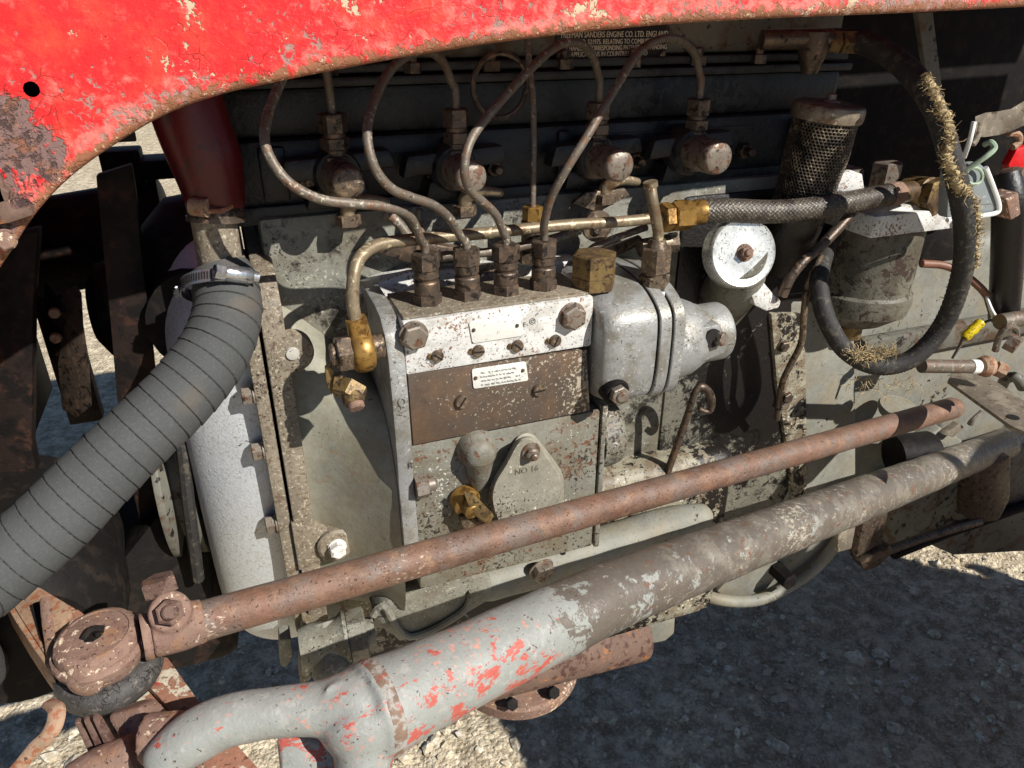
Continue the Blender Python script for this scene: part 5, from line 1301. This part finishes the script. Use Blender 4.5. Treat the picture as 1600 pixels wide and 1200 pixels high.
mesh('clamp_strip', J(tube([P(1555, 548, -0.002), P(1562, 525, -0.004), P(1574, 510, -0.006), P(1586, 512, -0.004), P(1588, 525, 0.0)], 0.0035, 8, 5)), 'pipe', pc)
mesh('bolt', hexn(P(1574, 532, -0.004), (0.4, -1, -0.3), 0.0095, 0.012), 'bolt', pc, smooth=25)
cr_ = thing('control_rod', P(1500, 573, -0.01), 'short grey control rod with a white end and greasy joint', 'rod')
mesh('rod', tube([P(1440, 572, 0.0), P(1520, 573, -0.004)], 0.0072, 18, 1), 'pipe', cr_)
mesh('rod_end', tube([P(1516, 573, -0.004), P(1527, 573, -0.005)], 0.0078, 18, 1), 'white', cr_)
mesh('joint', J(lathe([(0,0),(0.010,0),(0.012,0.006),(0.010,0.012),(0,0.012)], P(1532, 573, -0.005), (1, -0.2, 0), 18), hexn(P(1556, 575, -0.008), (0.7, -0.6, -0.3), 0.0085, 0.010)), 'strap', cr_, smooth=30)
# steel bracket plate
spz = P(1540, 620, -0.02)[2]
sp = thing('bracket_plate', PZ(1540, 620, spz), 'flat brown steel plate with one hole above the right end of the arms', 'bracket')
q = [(1481, 594), (1487, 582), (1532, 576), (1558, 596), (1600, 626), (1640, 650), (1640, 690), (1600, 674), (1578, 664)]
mesh('plate', prism([PZ(x, y, spz) for x, y in q], (0, 0, -0.004)), 'steel_plate', sp, bevel=0.0008)
mesh('hole', lathe([(0,0),(0.0058,0),(0.0058,0.0004),(0,0.0004)], PZ(1583, 652, spz+0.0002), (0,0,1), 18), 'slot', sp)
mesh('pipe_saddle', tube([P(1565, 605, 0.02), P(1572, 592, 0.01), P(1588, 590, 0.0), P(1598, 605, -0.002)], 0.006, 12, 6), 'paint_shade', sp)
# clutch shaft bits between the two rods
ck = thing('clutch_shaft', P(1440, 700, 0.06), 'stubby dark shaft and pale lever between the two long rods', 'shaft')
mesh('shaft', lathe([(0,0),(0.028,0),(0.028,0.05),(0.025,0.055),(0,0.055)], P(1396, 712, 0.105), (1, -0.25, 0.05), 28), 'black', ck)
mesh('lever', prism([P(1428, 716, 0.10), P(1440, 690, 0.10), P(1470, 668, 0.10), P(1506, 690, 0.10), P(1480, 708, 0.10)], (0, 0.02, 0)), 'paint_light', ck, bevel=0.003)
mesh('lever', prism([P(1475, 680, 0.09), P(1500, 662, 0.09), P(1508, 668, 0.09), P(1490, 684, 0.09)], (0, 0.01, 0)), 'steel_plate', ck, bevel=0.002)
mesh('split_pin', tube([P(1516, 662, 0.085), P(1520, 656, 0.083), P(1534, 642, 0.082)], [0.004, 0.0035, 0.0022], 8, 4), 'steel_plate', ck)
mesh('cup', lathe([(0,0),(0.022,0),(0.026,0.008),(0.024,0.012),(0,0.012)], P(1400, 646, 0.115), (0, -0.2, 1), 28), 'paint_light', ck)
# gearbox casing and the dark bulkhead behind
gbx = thing('gearbox_casing', (0.9, 0.3, 0.42), 'grey gearbox casing behind the hoses at the right', 'casing')
mesh('casing', box(0.462, 1.9, 0.150, 0.46, 0.44, 0.845), 'paint_light', gbx, bevel=0.02, seg=3)
mesh('top_rib', box(0.50, 1.9, 0.132, 0.149, 0.700, 0.735), 'paint_shade', gbx, bevel=0.006)
mesh('lower_rail', prism([P(1395, 770, 0.105), P(1620, 690, 0.10), P(1640, 780, 0.10), P(1390, 862, 0.105)], (0, 0.06, 0)), 'paint_shade', gbx, bevel=0.005)
mesh('lower_flange', tube([P(1395, 866, 0.10), P(1480, 832, 0.098), P(1530, 815, 0.096), P(1640, 775, 0.09)], 0.008, 10, 4), 'black', gbx)
mesh('sump_plate', prism([P(1450, 850, 0.13), P(1640, 770, 0.12), P(1640, 860, 0.12), P(1490, 868, 0.13)], (0, 0.10, 0)), 'paint_shade', gbx, bevel=0.004)
mesh('shade_filler', prism([P(1436, 346, 0.10), P(1492, 338, 0.10), P(1492, 408, 0.10), P(1438, 414, 0.10)], (0, 0.045, 0)), 'black', gbx, bevel=0.004)  # black block added to darken the shaded gap beside the filter
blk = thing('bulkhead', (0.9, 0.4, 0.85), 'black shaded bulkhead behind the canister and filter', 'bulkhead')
mesh('wall', box(0.455, 1.9, 0.24, 0.60, 0.85, 1.32), 'black', blk, bevel=0.01)  # black colour stands in for the deep shade back here
mesh('upright_strip', prism([P(1434, 20, 0.05), P(1458, 18, 0.05), P(1472, 135, 0.05), P(1452, 140, 0.05)], (0, 0.006, 0)), 'paint_shade', blk, bevel=0.001)
# fuel tap under the hood
tp = thing('fuel_tap', P(1270, 70, 0.08), 'rust-brown fuel tap and brass union in the shade under the hood', 'tap')
mesh('body', J(tube([P(1190, 62, 0.10), P(1300, 60, 0.08)], 0.0085, 16, 1), lathe([(0,0),(0.012,0),(0.013,0.016),(0.007,0.034),(0,0.034)], P(1275, 50, 0.085), (0, 0, -1), 20)), 'steel_dark', tp)
mesh('nut', J(hexn(P(1290, 66, 0.082), (1, -0.2, 0), 0.0105, 0.012, both=True), hexn(P(1312, 66, 0.078), (1, -0.2, 0), 0.0105, 0.014, both=True)), 'brass_dirty', tp, smooth=25)
# dipstick
ds = thing('dipstick', P(1020, 800, 0.07), 'dipstick with a curled loop handle leaning against the block', 'dipstick')
mesh('blade', tube([P(1006, 830, 0.085), P(1040, 745, 0.075), P(1072, 655, 0.062), P(1080, 628, 0.058)], [0.0042, 0.0042, 0.0038, 0.0036], 12, 6), 'steel_dark', ds)
mesh('loop', tube([P(1080, 630, 0.058), P(1086, 612, 0.056), P(1095, 604, 0.055), P(1106, 610, 0.055), P(1112, 625, 0.055), P(1110, 640, 0.056), P(1102, 643, 0.057), P(1092, 638, 0.058)], [0.0036, 0.0034, 0.0036, 0.004, 0.004, 0.0036, 0.003, 0.0022], 10, 6), 'steel_dark', ds)
# bent linkage rods beside the filter
mesh('bent_rod', tube([P(1345, 312, 0.05), P(1320, 345, 0.045), P(1282, 385, 0.04), P(1258, 405, 0.036), P(1236, 432, 0.034), P(1222, 462, 0.036)], [0.0050]*6, 12, 6), 'steel_dark', label='rusty bent rod slanting from the filter head to the filler lug', cat='rod')
mesh('thin_cable', tube([P(1284, 398, 0.05), P(1264, 440, 0.048), P(1256, 490, 0.046), P(1252, 535, 0.048), P(1234, 572, 0.055), P(1222, 600, 0.06), P(1216, 640, 0.07), P(1214, 655, 0.075)], [0.0034]*8, 10, 6), 'steel', label='thin brown cable hanging in an S from the filter to the block', cat='cable')
# ------------------------------------------------------------------ patent plate on the rocker cover
pp = thing('patent_plate', P(955, 75, 0.133), 'black engine plate with pale lettering half hidden under the hood', 'plate')
pa, pb = P(868, 92, 0.1325), P(1038, 88, 0.1325)
zb, ztp = pa[2], P(1030, 44, 0.1325)[2]
mesh('plate', box(pa[0], pb[0], 0.1318, 0.1338, zb, ztp+0.004), 'black_plate', pp, bevel=0.0006)
mesh('plate_edge', box(pa[0]-0.001, pb[0]+0.001, 0.1322, 0.1338, zb-0.003, zb-0.0003), 'label_white', pp)
hgt = ztp-zb
wid = pb[0]-pa[0]
for s_, fy, fs, w_ in (('FREEMAN SANDERS ENGINE CO. LTD. ENGLAND', 0.70, 0.0066, 0.97), ('PATENT NO. 521975. RELATING TO COMBUSTION', 0.47, 0.0056, 0.88), ('CHAMBERS. CORRESPONDING PATENTS AND PENDING', 0.26, 0.0056, 0.92), ('APPLICATIONS IN COUNTRIES ABROAD', 0.05, 0.0056, 0.70)):
    o = text('lettering', s_, fs, (0, 0, 0), (1, 0, 0), (0, 0, 1), 'letter', None, 0.0002)
    w0 = o.dimensions[0] if o.dimensions[0] > 1e-6 else 1
    vs = np.array([v.co[:] for v in o.data.vertices]); w0 = vs[:, 0].max()-vs[:, 0].min()
    k = wid*w_/w0
    for v in o.data.vertices: v.co[0] = (v.co[0])*k
    o.parent = pp
    o.location = tuple(A((pa[0]+wid*0.5, 0.1314, zb+hgt*fy+fs*0.36))-A(world_loc(pp)))
for px in (876, 1034):
    mesh('rivet', lathe([(0,0),(0.004,0),(0.003,0.002),(0,0.0026)], P(px, 86, 0.1316), NY, 16), 'steel', pp)

# ------------------------------------------------------------------ steering drag link
dl = thing('drag_link', Pd(250, 985, .49), 'long rusty brown steering rod crossing the picture, with its ball joint', 'steering rod')
RD = lambda x: 0.0268*1160/(62-0.0246*(x-340))
r0, r1 = Pd(300, 975, RD(300)), Pd(1488, 637.5, RD(1488))
dr = (r1-r0)/np.linalg.norm(r1-r0)
mesh('rod', tube([r0, r0+(r1-r0)*0.25, r0+(r1-r0)*0.5, r0+(r1-r0)*0.75, r1], 0.0134, 34, 12, rnd=True, rf=lambda s, ph: 0.00012*math.sin(s*180+ph*2)), 'rustrod', dl, smooth=60)
n0 = Pd(268, 983, .488)
fuse('clamp_collar', J(lathe([(0,-0.008),(0.0132,-0.008),(0.0132,0.005),(0.0115,0.007),(0,0.007)], Pd(266, 956, .480), (0.15, -0.75, 0.6), 24, wob=0.04), tube([Pd(266, 956, .480)+A((0,0,-0.002)), n0], [0.0120, 0.0135], 20, 3), tube([n0-dr*0.012, n0+dr*0.004, n0+dr*0.020], [0.0150, 0.0156, 0.0142], 26, 4, wob=0.04)), 'rust', dl, 0.0013, 4)
cb_ = Pd(266, 956, .480)
mesh('clamp_bolt', J(hexn(cb_+A((0.001, -0.006, 0.005)), (0.15, -0.75, 0.6), 0.0088, 0.007, rot=0.5), cyl(cb_+A((0.002, -0.011, 0.009)), (0.15, -0.75, 0.6), 0.0052, 0.004, 14), hexn(Pd(252, 925, .486), (-0.1, 0.3, 0.9), 0.0115, 0.010, rot=0.2)), 'rust_dark', dl, smooth=25)
bc_ = Pd(155, 1018, .470)
upj = A((-0.04, -0.05, 1))
j0 = Pd(147, 990, .474)                      # middle of the cap
hd = -A((FW[0], FW[1], 0)); hd /= np.linalg.norm(hd)
bj_ = mesh('ball_joint', lathe([(0,-0.031),(0.016,-0.031),(0.0215,-0.0285),(0.0255,-0.0215),(0.0282,-0.0150),(0.0288,-0.0110),(0.0278,-0.0085),(0.0262,-0.0078),(0.0256,-0.0082),(0.0254,-0.0052),(0.0238,-0.0020),(0.0212,-0.0004),(0.0204,-0.0002),(0.0199,-0.0012),(0.0120,-0.0004),(0.0058,-0.0002),(0.0045,-0.0014),(0,-0.0016)], j0, upj, 60, wob=0.015), 'rust', dl, smooth=28, label='rusty ball joint housing with a round cap')
bx_ = hd*0.96+A((0.12, 0, 0)); 
mesh('side_boss', lathe([(0,-0.012),(0.0112,-0.012),(0.0108,0.0012),(0.0092,0.0028),(0.004,0.0036),(0,0.0036)], j0+bx_*0.0262+A((0.0, 0, -0.0150)), bx_+A((0, 0, 0.12)), 30), 'rust', bj_, smooth=40)
mesh('grease_nipple', J(hexn(j0+A((-0.001,-0.001,-0.0022)), upj, 0.0060, 0.0022, rot=0.2), tube([j0+A((-0.006,-0.003,0.000)), j0+A((-0.001,0.001,0.0030)), j0+A((0.006,0.001,0.0008))], 0.0022, 8, 4), tube([j0+A((-0.002,0.004,0.000)), j0+A((0.003,-0.004,0.0018))], 0.0016, 8, 2)), 'black', bj_)
mesh('dust_boot', lathe([(0.019,-0.0240),(0.0250,-0.0238),(0.0305,-0.0262),(0.0328,-0.0315),(0.0325,-0.0375),(0.0295,-0.0430),(0.022,-0.0450),(0,-0.0450)], j0, upj, 56, wob=0.05), 'boot', dl, smooth=60, label='cracked black rubber boot under the ball joint')

mesh('thread_neck', tube([j0+A((0, 0, -0.0165))+dr*0.015, j0+A((0, 0, -0.0145))+dr*0.034, Pd(244, 988, .488)], [0.0125, 0.0130, 0.0145], 26, 4, rf=lambda s, ph: 0.0004*math.sin(s/0.0022*2*math.pi)), 'rust', dl)
mesh('neck_ring', lathe([(0,0),(0.0150,0),(0.0156,0.0015),(0.0156,0.004),(0.0150,0.0055),(0,0.0055)], Pd(222, 996, .482), dr, 28), 'rust', dl)

# ------------------------------------------------------------------ radius arm
ra = thing('radius_arm', Pd(560, 1110, .45), 'heavy grey arm with flaking red paint, forked at its lower end', 'axle arm')
AD = lambda x: 1/(2.2-0.00133*(x-600))
aq = [(572, 1116, AD(572), .0298), (600, 1102, AD(600), .0294), (700, 1054, AD(700), .0272), (900, 957, AD(900), .0265), (1000, 913, AD(1000), .0258), (1250, 816, AD(1250), .0246), (1350, 778, AD(1350), .0242), (1450, 740, AD(1450), .0230), (1570, 694, AD(1570), .0219), (1680, 654, AD(1680), .0215), (1800, 612, AD(1800), .0212)]
w0 = Pd(572, 1116, AD(572)); wd = Pd(700, 1054, AD(700))-w0; wd /= np.linalg.norm(wd)
parts_ = [tube([Pd(a, b_, c_) for a, b_, c_, d_ in aq], [q[3] for q in aq], 44, 10, rf=lambda s, ph: 0.0003*math.sin(s*120+2*ph)),
    tube([w0+wd*0.012, w0-wd*0.004, Pd(546, 1099, .444), Pd(500, 1107, .441), Pd(430, 1113, .437), Pd(360, 1125, .433), Pd(305, 1150, .428), Pd(262, 1182, .424)], [.0290, .0262, .0195, .0160, .0145, .0150, .0152, .0135], 34, 9, rnd=True, wob=0.05),
    tube([w0+wd*0.012, w0-wd*0.003+A((0, 0, -0.004)), Pd(570, 1152, .443), Pd(566, 1205, .438), Pd(556, 1320, .43), Pd(540, 1480, .428)], [.0285, .0255, .0195, .0165, .0165, .0165], 34, 8, wob=0.04),
    prism([Pd(x, y, .436+(x-540)*.0002) for x, y in ((592, 1052), (560, 1056), (530, 1064), (508, 1076), (498, 1108), (508, 1136), (526, 1148), (538, 1172), (544, 1240), (592, 1240), (604, 1192))], FW*0.022)]
fuse('arm_forging', J(*parts_), 'arm', ra, 0.0017, 14, label='forked grey arm with red and bare brown patches')
mesh('weld_ring', lathe([(0.0286,-0.005),(0.0299,-0.003),(0.0303,0.0005),(0.0299,0.004),(0.0286,0.006)], w0+wd*0.006, wd, 56, wob=0.03), 'weld', ra, smooth=60, label='rough brown weld bead')
mesh('fork_web', prism([Pd(430, 1158, .446), Pd(470, 1152, .447), Pd(520, 1160, .449), Pd(545, 1200, .447), Pd(530, 1420, .44), Pd(440, 1420, .435), Pd(436, 1205, .442)], (0.004, 0.022, 0.0)), 'arm', ra, bevel=0.004)
# hanging bracket of the arm
ab = mesh('hanger', prism([P(1310, 832, -0.012), P(1340, 812, -0.012), P(1331, 858, -0.012), P(1309, 864, -0.012)], (0, 0.008, 0)), 'steel_plate', ra, bevel=0.002)
mesh('clevis', J(prism([P(1350, 812, 0.025), P(1390, 792, 0.025), P(1378, 850, 0.025), P(1356, 862, 0.025), P(1338, 872, 0.025)], (0, 0.025, 0)), prism([P(1345, 880, 0.02), P(1362, 868, 0.02), P(1392, 852, 0.02), P(1396, 864, 0.02), P(1372, 886, 0.02), P(1352, 893, 0.02)], (0, 0.02, 0))), 'steel_dark', ra, bevel=0.002)
mesh('pivot_pin', tube([P(1372, 866, 0.03), P(1450, 838, 0.04), P(1530, 815, 0.05)], 0.0058, 14, 3), 'steel_dark', ra)
mesh('rear_bracket', prism([P(1530, 735, 0.07), P(1582, 712, 0.07), P(1580, 780, 0.07), P(1562, 815, 0.07), P(1525, 820, 0.07)], (0, 0.04, 0)), 'steel_dark', ra, bevel=0.006)

# ------------------------------------------------------------------ front axle with its swivel
fx_ = thing('front_axle', Pd(200, 1190, .45), 'rusted front axle beam with traces of grey and red paint', 'axle')
za = Pd(270, 1085, .50)[2]
beam = [(-10, 925), (72, 905), (118, 948), (215, 1020), (262, 1026), (318, 1104), (640, 1460), (520, 1500), (236, 1130), (160, 1110), (90, 1055)]
mesh('beam', prism([PZ(x, y, za-0.01) for x, y in beam], (0, 0, -0.014)), 'axle', fx_, bevel=0.002)
mesh('beam_web', prism([PZ(x, y, za-0.0245) for x, y in ((0, 940), (30, 925), (600, 1450), (540, 1475))], (0, 0, -0.06)), 'axle', fx_, bevel=0.003)
mesh('raised_strip', prism([PZ(x, y, za-0.0098) for x, y in ((222, 1068), (240, 1058), (300, 1120), (282, 1132))], (0, 0, 0.006)), 'axle', fx_, bevel=0.001)
swl = loft([[Pd(x0, y0, d0), Pd(x1, y1, d0-.004), Pd(x2, y2, d0+.016), Pd(x3, y3, d0+.020)] for (x0, y0, x1, y1, x2, y2, x3, y3, d0) in (
    (168, 1118, 218, 1104, 240, 1090, 185, 1100, .462), (172, 1130, 224, 1116, 252, 1098, 190, 1110, .460), (205, 1185, 262, 1165, 288, 1140, 225, 1160, .452), (250, 1262, 312, 1240, 335, 1215, 268, 1235, .442))])
fuse('swivel_arm', J(swl, tube([Pd(115, 1225, .440), Pd(160, 1200, .444), Pd(215, 1178, .448)], [0.012, 0.013, 0.012], 20, 4),
     lathe([(0,-0.012),(0.0145,-0.012),(0.0145,0.008),(0.0125,0.011),(0,0.011)], Pd(262, 1152, .438), (0.9, -0.35, 0.1), 26, wob=0.04)), 'rust', fx_, 0.0014, 4)
mesh('swivel_web', prism([Pd(132, 1128, .480), Pd(172, 1124, .470), Pd(212, 1192, .462), Pd(180, 1205, .468)], (0.0, 0.02, 0.0)), 'rust_dark', fx_, bevel=0.002)
mesh('spacer_leaf', J(*[prism([Pd(x-6, 1125+k*3, .452+k*.004), Pd(x+7, 1128+k*3, .452+k*.004), Pd(x+52, 1205+k*3, .444+k*.004), Pd(x+36, 1215+k*3, .444+k*.004)], (0.0, 0.006, 0.0)) for k, x in enumerate((150, 136, 122))]), 'rust_dark', fx_, bevel=0.001)
# upright rusty plate and strap at the left
bk = thing('steering_stop_bracket', Pd(70, 960, .52), 'rusty slotted bracket standing left of the ball joint', 'bracket')
mesh('bracket_top', prism([PZ(x, y, Pd(60, 950, .52)[2]) for x, y in ((6, 922), (28, 906), (64, 918), (118, 950), (100, 972), (88, 1000), (84, 1046), (60, 1008), (34, 968))], (0, 0, -0.006)), 'strap', bk, bevel=0.0015)
zs_ = Pd(60, 950, .52)[2]
mesh('slot', prism([PZ(x, y, zs_+0.0003) for x, y in ((46, 946), (60, 941), (69, 960), (74, 1012), (62, 1000))], (0, 0, 0.0002)), 'slot', bk)
mesh('bracket_lip', prism([PZ(x, y, zs_) for x, y in ((6, 922), (34, 968), (60, 1008), (84, 1046), (82, 1054), (54, 1016), (26, 974), (0, 930))], (0, 0, -0.03)), 'strap', bk, bevel=0.001)
mesh('edge_strip', tube([Pd(70, 934, .508), Pd(74, 970, .496), Pd(79, 1010, .484), Pd(80, 1042, .472)], [0.003, 0.0034, 0.003, 0.0022], 8, 5, flat=0.4), 'rust', bk)
st = [(75, 1098, .46), (88, 1108, .452), (86, 1130, .448), (74, 1152, .446), (56, 1168, .446), (40, 1186, .446), (20, 1208, .446), (-10, 1235, .446)]
mesh('rusty_strap', tube([Pd(*q) for q in st], [0.0040, 0.0048, 0.0048, 0.0046, 0.0044, 0.0040, 0.0036, 0.0036], 10, 6, flat=0.45), 'strap', label='thin curled rusty strap hanging below the ball joint at the left edge', cat='strap')

# ------------------------------------------------------------------ rusty silencer and sump flange under the engine
ex = thing('exhaust_silencer', P(930, 1010, 0.14), 'rust-orange exhaust silencer under the grey arm', 'silencer')
e0, e1 = P(700, 1062, 0.13), P(1000, 988, 0.13)
ed = (e1-e0)/np.linalg.norm(e1-e0)
mesh('can', lathe([(0,-0.02),(0.036,-0.02),(0.0365,0.0),(0.0365,np.linalg.norm(e1-e0)-0.004),(0.0345,np.linalg.norm(e1-e0)),(0.030,np.linalg.norm(e1-e0)+0.001),(0,np.linalg.norm(e1-e0)+0.001)], e0, ed, 40), 'rust_dark', ex)
mesh('end_plate', prism([P(1000, 935, 0.16), P(1056, 960, 0.16), P(1054, 990, 0.16), P(1040, 1002, 0.16), P(990, 1012, 0.16)], (0, 0.02, 0)), 'paint_light', ex, bevel=0.003)
sf = thing('sump_flange', P(840, 1090, 0.2), 'tan round sump flange with open bolt holes at the bottom', 'flange')
sc_ = P(790, 1040, 0.17)
mesh('flange', lathe([(0,-0.012),(0.090,-0.012),(0.094,-0.008),(0.094,0.008),(0.090,0.012),(0,0.012)], A((sc_[0]+0.03, 0.22, P(850, 1090, 0.14)[2])), (0.03, -0.10, 1), 60), 'rust', sf, smooth=30)
for px, py in ((797, 1098), (862, 1080)):
    q_ = P(px, py, 0.138); 
    mesh('bolt', J(hexn(q_, (0.05, -0.8, 0.5), 0.0085, 0.010, rot=0.3)), 'black', sf, smooth=25)

# ------------------------------------------------------------------ rear wheel out of frame, added and placed for its shadow on the ground
rw = thing('rear_wheel', (1.25, -0.62, 0.0), 'large ribbed rear tractor wheel beyond the right edge of the picture', 'wheel')
wc = A((1.25, -0.62, 0.60))
mesh('tyre', lathe([(0.32,-0.085),(0.44,-0.105),(0.53,-0.098),(0.57,-0.07),(0.575,0),(0.57,0.07),(0.53,0.098),(0.44,0.105),(0.32,0.085)], wc, (0,1,0), 60), 'tyre', rw, smooth=50)
lugs = []
for k in range(22):
    t = 2*math.pi*k/22
    for sgn_ in (-1, 1):
        tt = t+(math.pi/22 if sgn_ > 0 else 0)
        a1, a2 = tt, tt+0.16
        lugs.append(prism([wc+A((0.566*math.cos(a), y_, 0.566*math.sin(a))) for a, y_ in ((a1, 0.0), (a1+0.05, 0.0), (a2+0.05, sgn_*0.10), (a2, sgn_*0.10))], A((math.cos(tt+0.1), 0, math.sin(tt+0.1)))*0.026))
mesh('tread_lugs', J(*lugs), 'tyre', rw, kind='stuff')
mesh('rim', lathe([(0.32,-0.08),(0.33,-0.09),(0.30,-0.07),(0.27,-0.02),(0.12,0.02),(0,0.02),(0,0.04),(0.27,0.02),(0.30,0.07),(0.33,0.09),(0.32,0.08)], wc, (0,1,0), 48), 'hood_red_in', rw)
